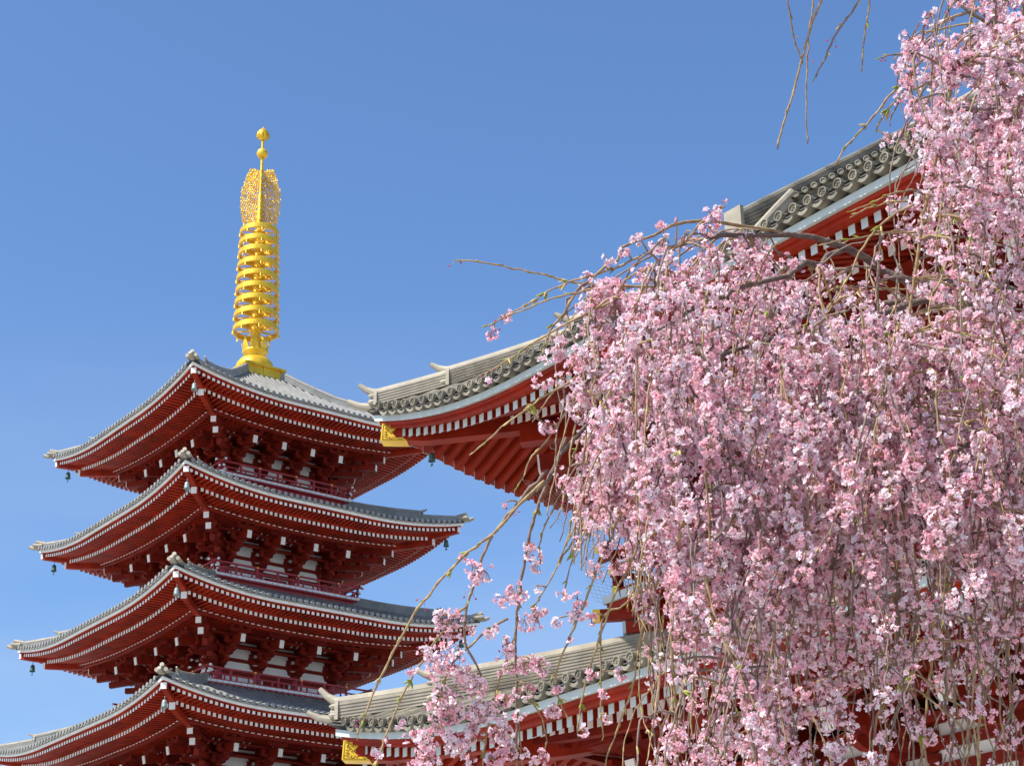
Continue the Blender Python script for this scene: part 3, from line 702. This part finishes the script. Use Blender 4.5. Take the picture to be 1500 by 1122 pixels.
# bird net stretched from the upper eaves to the balcony
NETM = mat('net_cord', (.45, .45, .42), .7)
mb = MB(); c00 = np.array((11.9, 5.3, bz+.1)); c10 = np.array((11.9, -1.0, bz+.1)); c01 = np.array((12.7, 6.2, ZU-.65)); c11 = np.array((12.7, -1.0, ZU-.65)); N1, N2 = 60, 34
def gp(a, b_): return (c00*(1-a)+c10*a)*(1-b_)+(c01*(1-a)+c11*a)*b_+np.array((.25*math.sin(math.pi*b_)*-1, 0, 0))
for i in range(N1+1): mb.tube([gp(i/N1, b_) for b_ in np.linspace(0, 1, 5)], .0025, 3, NETM)
for j in range(N2+1): mb.tube([gp(a, j/N2) for a in (0, .5, 1)], .0025, 3, NETM)
net = mb.build('bird_net'); net.location = (gc[0], gc[1], 0); net.rotation_euler = (0, 0, ANG)
tag(net, 'fine grey bird net stretched below the gate upper eave', 'net')

# ------------------------------------------------------------------ weeping cherry
from mathutils import noise as mnoise
CAM = np.array((0, 0, CAMZ))
def W(x, y, d): return CAM+d*(Fw+(x-750)/FPX*Rt-(y-561)/FPX*Up)
def proj(p):
    q = np.asarray(p)-CAM; z = q@Fw; return 750+FPX*(q@Rt)/z, 561-FPX*(q@Up)/z
BARK = mat('cherry_bark', (.20, .145, .11), .8, noise=.35, scale=40, bump=.6, bscale=90, c2=(.10, .07, .055))
TWIG = mat('sunlit_young_twig_bark', (.40, .29, .13), .7, noise=.3, scale=60, c2=(.22, .13, .07))  # young bark, with a sunlit tan put into its colour
TWIGD = mat('shaded_twig_bark', (.21, .145, .11), .8, noise=.3, scale=60)  # twig bark with the shaded tone put into its colour
LEAF = mat('young_leaf', (.34, .40, .05), .55, noise=.25, scale=60, transl=(.35, .42, .04))
NUB = mat('bud_scale', (.42, .33, .12), .6, noise=.2, scale=60)
PED = mat('pedicel', (.30, .12, .07), .6)
def petal_mat(name, c, t): 
    return mat(name, c, .55, transl=t, noise=.10, scale=55, spec=.25)
P1 = petal_mat('petal_pale', (.97, .86, .89), (.98, .84, .88))
P2 = petal_mat('petal_pink', (.95, .70, .77), (.97, .69, .76))
P3 = petal_mat('petal_rose', (.90, .55, .62), (.95, .58, .65))
P4 = mat('bud_magenta', (.52, .08, .22), .5, transl=(.6, .1, .25))
P5 = mat('stamen_red', (.42, .10, .12), .6)
MAP = """
00000000000000000389
00000000000000004799
00000000000000006899
00000000000000004899
00000000000000003899
00000000000000005897
00000000000500006767
00000000158863224555
00000016898866444446
00000016999998866678
00000048989999999999
00000037999999999999
00000048999999999999
00000059999989999999
00000039899999989999
00000014888999998999
00000001588999898898
00000000178888786676
00000000056768664555
00000000035667554444
00000000034667653323
00000000146777554433
00000000146777654432
""".split()
DM = np.array([[int(c) for c in r] for r in MAP], float)/9
def dens(px, py):
    if px > 1499: px = 1499+min(0, 0)
    fx = (px-500)/50-.5; fy = min(max(py/50-.5, 0), 21.99)
    if fx < 0: return 0
    fx = min(fx, 18.99); i, j = int(fy), int(fx); a, b = fy-i, fx-j
    return (DM[i, j]*(1-a)*(1-b)+DM[i+1, j]*a*(1-b)+DM[i, j+1]*(1-a)*b+DM[i+1, j+1]*a*b)
tree_base = np.array((3.0, 5.3, 0))
cherry = empty('cherry_tree', tuple(tree_base))
tag(cherry, 'weeping cherry tree in full pink bloom with long bare drooping twig tips', 'tree')
def to_local(mb):
    mb.v = [(x-tree_base[0], y-tree_base[1], z) for x, y, z in mb.v]; return mb
def smooth_path(pts, step=.05, jit=.004):
    P = np.array(pts, float); n = len(P)
    if n == 2: P = np.array([P[0], (P[0]+P[1])/2, P[1]]); n = 3
    out = []
    for i in range(n-1):
        p0 = P[max(i-1, 0)]; p1 = P[i]; p2 = P[i+1]; p3 = P[min(i+2, n-1)]
        k = max(2, int(np.linalg.norm(p2-p1)/step))
        for q in range(k):
            t = q/k; out.append(.5*((2*p1)+(-p0+p2)*t+(2*p0-5*p1+4*p2-p3)*t*t+(-p0+3*p1-3*p2+p3)*t**3))
    out.append(P[-1]); out = np.array(out)
    return out+rng.normal(0, jit, out.shape)*np.minimum(1, np.arange(len(out))[:, None]/3)
tree_nodes = []     # points other twigs may start from
branches = []
def branch(pts, r0, r1, m=BARK, name='branch'):
    P = smooth_path(pts, .07, .006); n = len(P); r = np.linspace(r0, r1, n)*(1+rng.uniform(-.10, .12, n))
    mb = MB(); mb.tube(P, r, 10 if r0 > .012 else 7, m); to_local(mb).build(name, cherry, True)
    tree_nodes.extend([p for p in P]); return P
# trunk and limbs
branch([(3.0, 5.3, -.05), (2.95, 5.35, 1.2), (3.05, 5.5, 2.4), (2.9, 5.6, 3.6), (2.75, 5.7, 4.6), (2.6, 5.7, 5.6), (2.2, 5.6, 6.1)], .20, .06, BARK, 'trunk')
TT = lambda z: np.array((2.95, 5.6, z))
branch([TT(3.9), W(1640, 470, 6.1), W(1500, 432, 6.0), W(1400, 416, 5.95), W(1330, 410, 5.9), W(1290, 390, 5.9), W(1235, 366, 5.8), W(1195, 350, 5.75), W(1120, 342, 5.65), W(1040, 350, 5.5)], .034, .006)
branch([W(1150, 343, 5.7), W(1090, 330, 5.6), W(1024, 327, 5.5), W(984, 332, 5.4), W(931, 353, 5.3), W(901, 377, 5.25), W(880, 393, 5.2), W(842, 431, 5.2), W(810, 476, 5.15), W(797, 508, 5.1)], .0065, .0022, TWIG)
branch([TT(3.8), W(1620, 500, 6.6), W(1480, 462, 6.5), W(1390, 440, 6.4), W(1310, 440, 6.3), W(1262, 442, 6.3), W(1180, 460, 6.2), W(1080, 500, 6.1), W(1000, 560, 6.0)], .028, .005)
branch([TT(3.3), W(1600, 600, 6.8), W(1450, 560, 6.8), W(1330, 549, 6.7), W(1245, 544, 6.6), W(1150, 560, 6.5), W(1040, 610, 6.4), W(940, 680, 6.3)], .026, .005)
branch([TT(3.5), W(1650, 560, 5.6), W(1500, 600, 5.6), W(1400, 655, 5.5), W(1330, 715, 5.5), W(1260, 770, 5.4), W(1215, 830, 5.4)], .022, .007)
branch([W(1400, 420, 5.9), W(1250, 470, 5.6), W(1120, 500, 5.4), W(1000, 540, 5.3), W(900, 590, 5.2), W(849, 630, 5.15), W(798, 703, 5.1), W(760, 740, 5.1)], .012, .005)
branch([W(1235, 366, 5.8), W(1150, 400, 5.4), W(1060, 430, 5.2), W(980, 470, 5.1), W(900, 520, 5.0), W(860, 560, 5.0)], .010, .004)
branch([W(1500, 432, 6.0), W(1400, 500, 5.2), W(1280, 560, 5.0), W(1180, 640, 4.9), W(1100, 720, 4.85), W(1040, 800, 4.8)], .014, .004)
branch([W(1480, 462, 6.5), W(1440, 560, 6.0), W(1360, 700, 5.8), W(1320, 850, 5.7), W(1300, 980, 5.7)], .012, .004)
branch([TT(4.6), W(1620, 60, 5.7), W(1540, -60, 5.6), W(1440, -120, 5.5), W(1330, -150, 5.5), W(1210, -130, 5.4), W(1130, -110, 5.4)], .035, .006)
branch([TT(4.2), W(1600, 250, 6.1), W(1520, 120, 6.0), W(1450, 40, 5.9), W(1400, 0, 5.9)], .02, .006)
branch([W(1455, 45, 5.9), W(1457, 30, 5.5), W(1440, 38, 5.5), W(1415, 62, 5.45), W(1400, 90, 5.4)], .006, .004)
n_limb = len(tree_nodes)

clusters = []       # (point, n flowers, spread, bud)
strands = []        # (depth, mesh builder)
buds = []           # leaf bud points: (p, direction, size)
def strand_mesh(P, r0, r1, m):
    n = len(P); mb = MB(); rr = np.linspace(r0, r1, n)
    P2 = []; R2 = []
    for i in range(n):
        k = 1.28 if i % 2 else .92
        P2.append(P[i]+rng.normal(0, .0009, 3)); R2.append(rr[i]*k)
    mb.tube(P2, R2, 5, m); return mb
def add_strand(P, r0, r1, m, bare=.35, flower=True, key=0, dscale=1.0, leafy=.35):
    n = len(P); strands.append((key, strand_mesh(P, r0, r1, m)))
    ph = rng.uniform(0, 6.28, 3); fq = rng.uniform(10, 18)
    s = 0
    for i in range(1, n):
        seg = P[i]-P[i-1]; L = np.linalg.norm(seg); s += L
        px, py = proj(P[i]); D = dens(px, py) if flower else 0
        placed = 0
        if D > .02:
            q_ = P[i]*7.5; nz = mnoise.noise(Vector(q_))+.5*mnoise.noise(Vector(P[i]*17+7)); cl = min(1, max(0, .5+1.7*nz))
            pr = D**1.7*(.10+.95*cl)*dscale
            if rng.random() < pr*.62:      # a full pompom of double flowers
                k = int(rng.integers(9, 19)*(.5+.5*D)); clusters.append((P[i-1]+seg*rng.random()+rng.normal(0, .006, 3), k, rng.uniform(.019, .031), 3)); placed = 1
            if rng.random() < pr*.35: clusters.append((P[i-1]+seg*rng.random(), rng.integers(2, 5), .024, 0)); placed = 1
        if not placed and rng.random() < leafy: buds.append((P[i], seg/L, rng.uniform(.6, 1.2)))
        if rng.random() < .02: clusters.append((P[i], 2, .022, 1))
def hand(pts, dep, r0=.0045, r1=.0022, m=TWIG, flower=True, dd=0, leafy=.8):
    r0 *= .82; r1 *= .82
    n = len(pts); P = smooth_path([W(x, y, dep+dd*i/(n-1)) for i, (x, y) in enumerate(pts)], .022, .0012)
    add_strand(P, r0, r1, m, flower=flower, key=-10, leafy=leafy); tree_nodes.extend(list(P[::2])); return P
hs = []
H_ = lambda *a, **k: hs.append(hand(*a, **k))
H_([(1000, 430), (940, 420), (867, 417), (810, 406), (752, 392), (701, 383), (667, 382)], 5.3, .0040, .0028)
H_([(1000, 360), (960, 366), (901, 393), (842, 411), (810, 424), (765, 450), (740, 461)], 5.2)
H_([(960, 420), (900, 420), (856, 426), (810, 438), (765, 455), (714, 476)], 5.15)
H_([(900, 440), (870, 455), (826, 476), (789, 498), (757, 519), (714, 546)], 5.1, .0042, .0028)
H_([(842, 431), (826, 458), (810, 476), (803, 492), (797, 510)], 5.15)
H_([(860, 530), (835, 560), (800, 578), (770, 600), (735, 625), (712, 648), (695, 662)], 5.0, .004)
H_([(900, 545), (860, 560), (838, 590), (822, 615), (800, 645), (780, 668), (765, 700), (757, 712)], 5.0, .004)
H_([(798, 703), (760, 740), (723, 780), (677, 817), (620, 880), (593, 923), (557, 993), (530, 1062), (523, 1077)], 5.05, .0055, .0032)
H_([(800, 690), (760, 735), (723, 782), (707, 817), (690, 867), (683, 890), (682, 940), (703, 983), (712, 1000)], 5.1, .006, .0035, TWIGD)
H_([(684, 888), (663, 903), (640, 937), (613, 977), (583, 1033), (553, 1113), (545, 1135)], 5.08, .0042, .003)
H_([(830, 640), (800, 710), (777, 780), (762, 863), (755, 930), (757, 1013), (757, 1100), (758, 1140)], 5.2, .0058, .0042, TWIGD)
H_([(757, 930), (735, 985), (715, 1060), (706, 1130)], 5.15, .0042)
H_([(745, 905), (720, 918), (690, 945), (660, 975), (640, 1040), (625, 1130)], 5.15, .0045, .003, TWIGD)

H_([(850, 640), (822, 720), (800, 765), (790, 800)], 5.2, .0035)
H_([(862, 660), (845, 730), (830, 790), (815, 830), (808, 846)], 5.25, .0038)
H_([(870, 690), (852, 760), (835, 830), (829, 862)], 5.1, .0035)
H_([(900, 700), (870, 760), (843, 785), (815, 833), (793, 870), (780, 892)], 5.25, .0042)
H_([(935, 720), (905, 760), (890, 800), (857, 880), (828, 950), (815, 985), (814, 1012), (827, 1044)], 5.1, .0048, .0028)
H_([(945, 760), (925, 820), (905, 860), (893, 890), (862, 985), (852, 1030), (846, 1073)], 5.05, .0045, .003)
H_([(950, 800), (920, 880), (885, 900), (880, 960), (880, 1030), (884, 1078)], 5.15, .004)
H_([(762, 1020), (780, 1030), (795, 1052), (800, 1085)], 5.2, .003)
H_([(757, 1040), (762, 1080), (765, 1140)], 5.2, .003)
H_([(970, 830), (940, 930), (925, 1010), (900, 1080), (880, 1140)], 5.1, .0045)
# top of the frame
H_([(1210, -130), (1185, -60), (1153, -10), (1157, 22), (1163, 55), (1173, 88)], 5.4, .0042, .0028, TWIGD, False, leafy=.95)
H_([(1260, -140), (1225, -60), (1203, 0), (1180, 68), (1162, 135), (1145, 190), (1139, 220)], 5.4, .005, .0036, TWIG, False, leafy=.6)
H_([(1230, -130), (1200, -60), (1192, 0), (1184, 60), (1181, 150), (1183, 212)], 5.45, .0038, .0024, TWIG, False, leafy=.15)
H_([(1330, -140), (1290, -60), (1260, 0), (1228, 45), (1208, 85), (1194, 113)], 5.4, .0042, .003, TWIGD, False, leafy=.6)
H_([(1310, -140), (1290, -60), (1275, 0), (1266, 55), (1262, 105)], 5.45, .0038, .0026, TWIG, False, leafy=.3)
H_([(1370, 50), (1340, 78), (1317, 80), (1290, 84)], 5.3, .0036, .003, TWIGD, False, leafy=.9)
H_([(1385, 60), (1350, 90), (1325, 118), (1300, 145), (1270, 183), (1240, 215), (1225, 240)], 5.3, .0045, .003)
H_([(1400, 100), (1375, 115), (1340, 130), (1310, 150), (1295, 170), (1283, 190)], 5.3, .0045, .003)
H_([(1400, 90), (1392, 130), (1380, 190), (1366, 260), (1354, 305), (1341, 394), (1329, 487), (1324, 547), (1326, 617), (1337, 680), (1345, 740)], 4.9, .0065, .0038, TWIG)
H_([(1457, 0), (1459, 45), (1462, 110), (1465, 200), (1468, 260), (1480, 310)], 5.3, .007, .004, TWIGD)
H_([(1480, 290), (1462, 340), (1445, 400), (1420, 470)], 5.4, .004)
H_([(1498, -20), (1499, 60), (1500, 160), (1499, 260), (1492, 330)], 5.2, .006, .004, TWIGD)
H_([(1420, 250), (1428, 320), (1440, 360), (1446, 366)], 5.4, .005, .003, TWIGD)
H_([(1434, 330), (1420, 380), (1410, 420), (1412, 470), (1425, 560), (1440, 595)], 5.2, .004)
H_([(1345, 340), (1300, 342), (1260, 348), (1230, 352), (1200, 360)], 5.3, .0035, .0026)
H_([(1340, 300), (1300, 320), (1265, 360), (1235, 420), (1200, 480)], 5.0, .004)
H_([(1330, 280), (1300, 285), (1270, 300), (1245, 310)], 5.2, .003, .002, TWIG, False, leafy=.95)
H_([(1330, 295), (1300, 297), (1270, 306), (1248, 318)], 5.25, .003, .002, TWIG, False, leafy=.95)
H_([(1290, 340), (1286, 400), (1285, 460), (1280, 520), (1272, 600), (1265, 700)], 5.0, .005, .003, TWIGD)
H_([(1040, 430), (1043, 480), (1036, 560), (1035, 640), (1042, 720), (1040, 800)], 4.9, .007, .004, TWIGD)
for x0, y0, x1, y1, dep in ((1190, 480, 1200, 790, 4.9), (1270, 560, 1240, 960, 5.2), (1155, 560, 1165, 860, 4.95), (1085, 620, 1075, 930, 5.3), (1350, 480, 1400, 830, 5.2), (1430, 600, 1445, 1000, 5.4), (1320, 760, 1340, 1130, 5.2), (1365, 780, 1390, 1130, 5.3), (990, 640, 1000, 900, 5.0), (1000, 760, 990, 1140, 4.8), (1290, 650, 1315, 1010, 4.9),
                        (1120, 820, 1135, 1130, 5.3), (1420, 900, 1436, 1140, 5.0), (1470, 700, 1480, 1050, 5.3), (1380, 850, 1360, 1140, 5.5), (1215, 560, 1190, 700, 4.9), (1310, 820, 1345, 1140, 5.2), (1400, 760, 1420, 1100, 5.3), (1345, 900, 1300, 1135, 5.0)):
    xm = (x0+x1)/2+rng.uniform(-14, 14)
    H_([(x0, y0), (xm, y0*.6+y1*.4), (x1+rng.uniform(-8, 8), y0*.25+y1*.75), (x1, y1)], dep, .0065, .0032, TWIGD if rng.random() < .6 else TWIG, leafy=.4)
NODES = np.array([p for p in tree_nodes if (lambda q: q[0] > 1500 or dens(*q) > .3)(proj(p))])
# many more hanging strands through the bloom, each springing from the nearest limb
pts = []
ys, xs_ = np.mgrid[0:1122:10, 760:1560:10]
wts = np.array([dens(x, y) for x, y in zip(xs_.ravel(), ys.ravel())]); wts /= wts.sum()
pick = rng.choice(len(wts), 680, p=wts)
extra_nodes = []
for q, id_ in enumerate(pick):
    x = xs_.ravel()[id_]+rng.uniform(-5, 5); y = ys.ravel()[id_]-rng.uniform(0, 60)
    if y < 330 and x < 1300: y = 345
    dep = (4.75+1.75*rng.random()**1.4) if x > 900 else rng.uniform(4.9, 5.7)
    if x < 950 and y < 430: y += 60
    s0 = W(x, y, dep)
    cand = np.argsort(((NODES-s0)**2).sum(1)+np.where(NODES[:, 2] < s0[2]-.03, .35, 0))[:3]; a = NODES[cand[rng.integers(0, 2)]]
    v = s0-a; L = np.linalg.norm(v)
    up = np.array((0, 0, .08*L+.005))
    lead = [a, a+v*.35+up, a+v*.75+up*.6]
    L2 = rng.uniform(.22, .62) if y < 800 else rng.uniform(.2, .5)
    if rng.random() < .15: L2 *= 1.6
    tilt = np.array((rng.normal(-.12, .20), rng.normal(0, .14), -1.0)); tail = [s0, s0+tilt*L2*.35+np.array((-.01, 0, 0)), s0+tilt*L2*.7+rng.normal(0, .012, 3), s0+tilt*L2+rng.normal(0, .016, 3)]
    bad = False
    for f_ in (.2, .4, .6, .8):
        px, py = proj(a+v*f_+up)
        if px < 1500 and py > 0 and dens(px, py) < .06: bad = True
    if L > 1.1 or bad:
        lead = [s0+np.array((.10, .03, .06))]
    P = smooth_path(lead+tail, .026, .0014)
    # leave no strand tip outside the bloom against the clear sky
    keep = len(P)
    for i, p in enumerate(P):
        px, py = proj(p)
        if i > 6 and px < 1500 and dens(px, py) < (.22 if py < 350 else .04): keep = i; break
    P = P[:max(keep, 4)]
    add_strand(P, .0034, .0016, (TWIG, TWIGD, TWIGD)[rng.integers(0, 3)], key=dep, leafy=.12)
# separate little tufts on the long outer twigs
TUF = [(818, 905, 9), (833, 930, 8), (862, 985, 11), (848, 1060, 12), (880, 1005, 10), (905, 985, 12), (770, 1000, 15), (815, 1010, 10), (690, 1080, 16), (585, 1050, 9), (650, 900, 12), (868, 900, 11), (745, 459, 11), (724, 483, 12), (716, 553, 7), (797, 562, 15), (800, 622, 14), (741, 735, 6), (682, 815, 7), (702, 830, 20), (698, 848, 14), (753, 875, 24), (780, 908, 24), (777, 965, 26), (853, 887, 21), (720, 925, 14), (737, 943, 18), (740, 972, 19),
       (660, 918, 26), (630, 955, 20), (607, 980, 10), (663, 953, 22), (660, 988, 34), (693, 993, 22), (647, 1013, 26), (697, 1050, 28), (643, 1047, 22), (633, 1077, 24), (673, 1087, 28), (627, 1107, 30), (608, 1080, 14), (563, 1080, 8), (553, 1100, 11),
       (733, 1067, 24), (743, 1085, 24), (800, 1043, 17), (797, 1107, 18), (733, 1027, 18), (757, 1043, 12), (780, 807, 14), (792, 823, 14), (827, 870, 11), (785, 858, 7), (727, 1113, 20), (757, 1103, 14), (890, 1047, 9), (715, 1030, 18), (660, 1045, 22),
       (933, 343, 13), (913, 363, 11), (887, 380, 12), (968, 329, 9), (992, 321, 6), (1294, 198, 14), (1325, 100, 14), (1318, 135, 10), (1330, 62, 8), (869, 835, 16), (880, 800, 18), (862, 765, 14), (850, 800, 12), (905, 830, 16), (1050, 312, 14), (1062, 302, 12), (1040, 325, 18),
       (825, 505, 24), (850, 520, 28), (812, 520, 16), (870, 470, 22), (795, 520, 9), (862, 445, 18), (880, 425, 18), (1310, 90, 10)]
HN = np.concatenate(hs)
for x, y, r in TUF:
    c0 = W(x, y, 5.12); px, py = [], []
    d2 = ((HN-c0)**2).sum(1); 
    qn = HN-CAM; zf = qn@Fw; hx = 750+FPX*(qn@Rt)/zf; hy = 561-FPX*(qn@Up)/zf
    k = np.argmin((hx-x)**2+(hy-y)**2+np.where(hy > y+5, 400, 0)); a = HN[k]
    c0 = W(x, y, float((a-CAM)@Fw)-.01)
    dist = np.linalg.norm(c0-a)
    if dist > .02:
        strands.append((-5, strand_mesh(smooth_path([a, a+(c0-a)*.5+np.array((0, 0, .12*dist)), c0], .02, .001), .0026, .0018, TWIG)))
    rm = r*5.1/FPX; nf = max(2, int((r/5.2)**2*1.8))
    while nf > 0:
        k = min(nf, rng.integers(6, 13)); o = rng.normal(0, 1, 3); o /= np.linalg.norm(o); o *= rm*.85*rng.random()**.4
        clusters.append((c0+o, k, min(.024, rm*.6), 2 if r < 9 else 3)); nf -= k
for x, y in ((716, 470), (738, 450), (741, 735), (713, 549), (552, 1092), (990, 316), (1205, 52), (1436, 330), (1445, 415), (1290, 78)):
    qn = HN-CAM; zf = qn@Fw; hx = 750+FPX*(qn@Rt)/zf; hy = 561-FPX*(qn@Up)/zf; a = HN[np.argmin((hx-x)**2+(hy-y)**2)]
    clusters.append((a, 2, .018, 1))

# assemble twigs: the hundred most visible as parts, the rest as one
strands.sort(key=lambda s: s[0])
for k, mb in strands[:100]: to_local(mb).build('hanging_twig', cherry, True)
rest = MB()
for k, mb in strands[100:]:
    for m in mb.mats: rest.mi(m)
    o = len(rest.v); rest.v += mb.v; rest.f += [tuple(i+o for i in f) for f in mb.f]; rest.m += [rest.mats.index(mb.mats[q]) for q in mb.m]
tag(to_local(rest).build('hanging_twigs', cherry, True), kind='stuff')

# flower templates ------------------------------------------------
def flower_template(seed, openn):
    g_ = np.random.default_rng(seed); V = []; F = []; M = []
    def petal(az, el, L, wd, tw, mi):
        ca, sa = math.cos(az), math.sin(az); base = len(V)
        prof_ = [(0.06, 0), (.55, .5), (.98, .30), (.90, 0), (.98, -.30), (.55, -.5)]
        for u, v in prof_:
            e = el*(1-.45*u)+.25*abs(v); r_ = L*u*math.cos(e); z = L*u*math.sin(el)*(1-.25*u)+abs(v)*L*.18+.0012*g_.normal()
            t_ = v*wd; x = r_*ca-t_*sa; y = r_*sa+t_*ca; z += tw*t_; V.append((x, y, z))
        F.append((base, base+1, base+2, base+3)); F.append((base, base+3, base+4, base+5)); M.extend([mi, mi])
    n = 5
    for i in range(n): petal(i*2*math.pi/n+g_.normal(0, .12), openn+g_.normal(0, .13), .0138*g_.uniform(.88, 1.1), .0094*g_.uniform(.8, 1.1), g_.normal(0, .25), 0)
    for i in range(5): petal((i+.5)*2*math.pi/5+g_.normal(0, .2), openn+.55+g_.normal(0, .18), .0102*g_.uniform(.8, 1.15), .0080, g_.normal(0, .4), 1)
    # calyx and stamen tuft
    b = len(V)
    for z, r_ in ((-.0065, .0012), (.0005, .0024)):
        for j in range(4): V.append((r_*math.cos(j*math.pi/2), r_*math.sin(j*math.pi/2), z))
    for j in range(4): F.append((b+j, b+(j+1) % 4, b+4+(j+1) % 4, b+4+j)); M.append(2)
    b = len(V)
    for j in range(4): V.append((.0017*math.cos(j*1.57), .0017*math.sin(j*1.57), .002))
    V.append((0, 0, .0075)); 
    for j in range(4): F.append((b+j, b+(j+1) % 4, b+4, b+4)) ; M.append(2)
    return np.array(V), np.array(F), np.array(M)
TPL = [flower_template(s, o) for s, o in [(1, .25), (2, .35), (3, .55), (4, .7), (5, .15), (6, .95), (7, .45), (8, .3)]]
BUD_V = []; 
for z, r_ in ((0, .001), (.004, .0034), (.009, .0036), (.013, .0010)):
    for j in range(5): BUD_V.append((r_*math.cos(j*1.2566), r_*math.sin(j*1.2566), z))
BUD = (np.array(BUD_V), np.array([(a*5+j, a*5+(j+1) % 5, (a+1)*5+(j+1) % 5, (a+1)*5+j) for a in range(3) for j in range(5)]), np.zeros(15, int))
FP, FN, FS, FT, FM, PD = [], [], [], [], [], []
for p, n, spread, bud in clusters:
    tone = rng.choice([0, 1, 2], p=[.44, .43, .13])
    for q in range(n):
        d = rng.normal(0, 1, 3); d[2] -= .25; d /= np.linalg.norm(d)
        L = spread*(rng.uniform(.8, 1.12) if bud == 3 else rng.uniform(.55, 1.15)); c = p+d*L+np.array((0, 0, -.006))
        nrm = d+rng.normal(0, .3 if bud == 3 else .42, 3)+np.array((0, 0, -.15)); nrm /= np.linalg.norm(nrm)
        FP.append(c); FN.append(nrm); FS.append(rng.uniform(.64, .88)); 
        isb = bud == 1 or (bud == 2 and rng.random() < .4) or rng.random() < .03
        FT.append(8 if isb else rng.integers(0, 8)); FM.append(3 if isb else min(2, max(0, tone+rng.integers(-1, 2)))); PD.append((p, c-nrm*.005))
FP = np.array(FP); FN = np.array(FN); FS = np.array(FS); FT = np.array(FT); FM = np.array(FM)
print('FLOWERS', len(FP), 'strands', len(strands), 'buds', len(buds))
def basis(N_):
    ref = rng.normal(0, 1, N_.shape); a = np.cross(ref, N_); a /= np.linalg.norm(a, axis=1, keepdims=True); b = np.cross(N_, a)
    return np.stack([a, b, N_], axis=2)
def quads_mesh(name, V, F, M, mats, parent, smooth=False):
    me = bpy.data.meshes.new(name); me.vertices.add(len(V)); me.vertices.foreach_set('co', V.astype(np.float32).ravel())
    n = len(F); me.loops.add(n*4); me.loops.foreach_set('vertex_index', F.astype(np.int32).ravel())
    me.polygons.add(n); me.polygons.foreach_set('loop_start', np.arange(0, n*4, 4, dtype=np.int32)); me.polygons.foreach_set('material_index', M.astype(np.int32))
    for m in mats: me.materials.append(m)
    me.update(); me.validate(); o = bpy.data.objects.new(name, me); col.objects.link(o); o.parent = parent; return o
VV, FF, MM = [], [], []; off = 0
for t in range(9):
    tv, tf, tm = TPL[t] if t < 8 else BUD
    if t < 8: tf = tf[:-4]; tm = tm[:-4]
    idx = np.where(FT == t)[0]
    if not len(idx): continue
    B = basis(FN[idx]); v = np.einsum('nij,kj->nki', B, tv)*FS[idx][:, None, None]+FP[idx][:, None, :]
    nv = len(tv); VV.append(v.reshape(-1, 3)); FF.append((tf[None]+off+(np.arange(len(idx))*nv)[:, None, None]).reshape(-1, 4)); off += nv*len(idx)
    if t < 8:
        tone = FM[idx]; m = np.where(tm[None] == 0, tone[:, None], np.where(tm[None] == 1, np.minimum(2, tone[:, None]+(np.arange(len(idx)) % 2)[:, None]), 4)); MM.append(m.ravel())
    else: MM.append(np.full(len(idx)*15, 3))
VV = np.concatenate(VV)-np.array((tree_base[0], tree_base[1], 0))
tag(quads_mesh('blossoms', VV, np.concatenate(FF), np.concatenate(MM), [P1, P2, P3, P4, P5], cherry), kind='stuff')
# flower stalks: thin three-sided
A_ = np.array([a for a, b in PD]); B_ = np.array([b for a, b in PD]); D_ = B_-A_; ln = np.linalg.norm(D_, axis=1, keepdims=True)+1e-6; Bs = basis(D_/ln)
ring = np.array([(math.cos(j*2.094), math.sin(j*2.094), 0) for j in range(3)])*.0009
o3 = np.einsum('nij,kj->nki', Bs, ring); mid = (A_+B_)/2+np.array((0, 0, .004))
V = np.concatenate([A_[:, None]+o3, mid[:, None]+o3, B_[:, None]+o3*.8], axis=1); n = len(A_)
f = np.array([(r*3+j, r*3+(j+1) % 3, (r+1)*3+(j+1) % 3, (r+1)*3+j) for r in range(2) for j in range(3)])
tag(quads_mesh('flower_stalks', V.reshape(-1, 3)-np.array((tree_base[0], tree_base[1], 0)), (f[None]+(np.arange(n)*9)[:, None, None]).reshape(-1, 4), np.zeros(n*6, int), [PED], cherry), kind='stuff')
# leaf buds
lv = []; 
for z, r_ in ((0, .0012), (.005, .0026), (.011, .0022), (.018, .0003)):
    for j in range(4): lv.append((r_*math.cos(j*1.5708)*(1.25 if j % 2 else .75), r_*math.sin(j*1.5708), z))
lf = np.array([(a*4+j, a*4+(j+1) % 4, (a+1)*4+(j+1) % 4, (a+1)*4+j) for a in range(3) for j in range(4)]); lv = np.array(lv)
BP = []; BD = []; BS = []
for p, d, s_ in buds:
    k = 1 if rng.random() < .86 else rng.integers(2, 5)
    for q in range(k):
        dv = d+rng.normal(0, .42 if k > 1 else .25, 3); BP.append(p); BD.append(dv/np.linalg.norm(dv)); BS.append(s_*rng.uniform(.6, 1.2)*(1.5 if k > 1 else 1.05))
BP = np.array(BP); BD = np.array(BD); BS = np.array(BS); Bs = basis(BD)
V = np.einsum('nij,kj->nki', Bs, lv)*BS[:, None, None]+BP[:, None]; n = len(BP)
tag(quads_mesh('leaf_buds', V.reshape(-1, 3)-np.array((tree_base[0], tree_base[1], 0)), (lf[None]+(np.arange(n)*16)[:, None, None]).reshape(-1, 4), np.repeat((rng.random(n) < .45).astype(int), 12), [LEAF, NUB], cherry), kind='stuff')
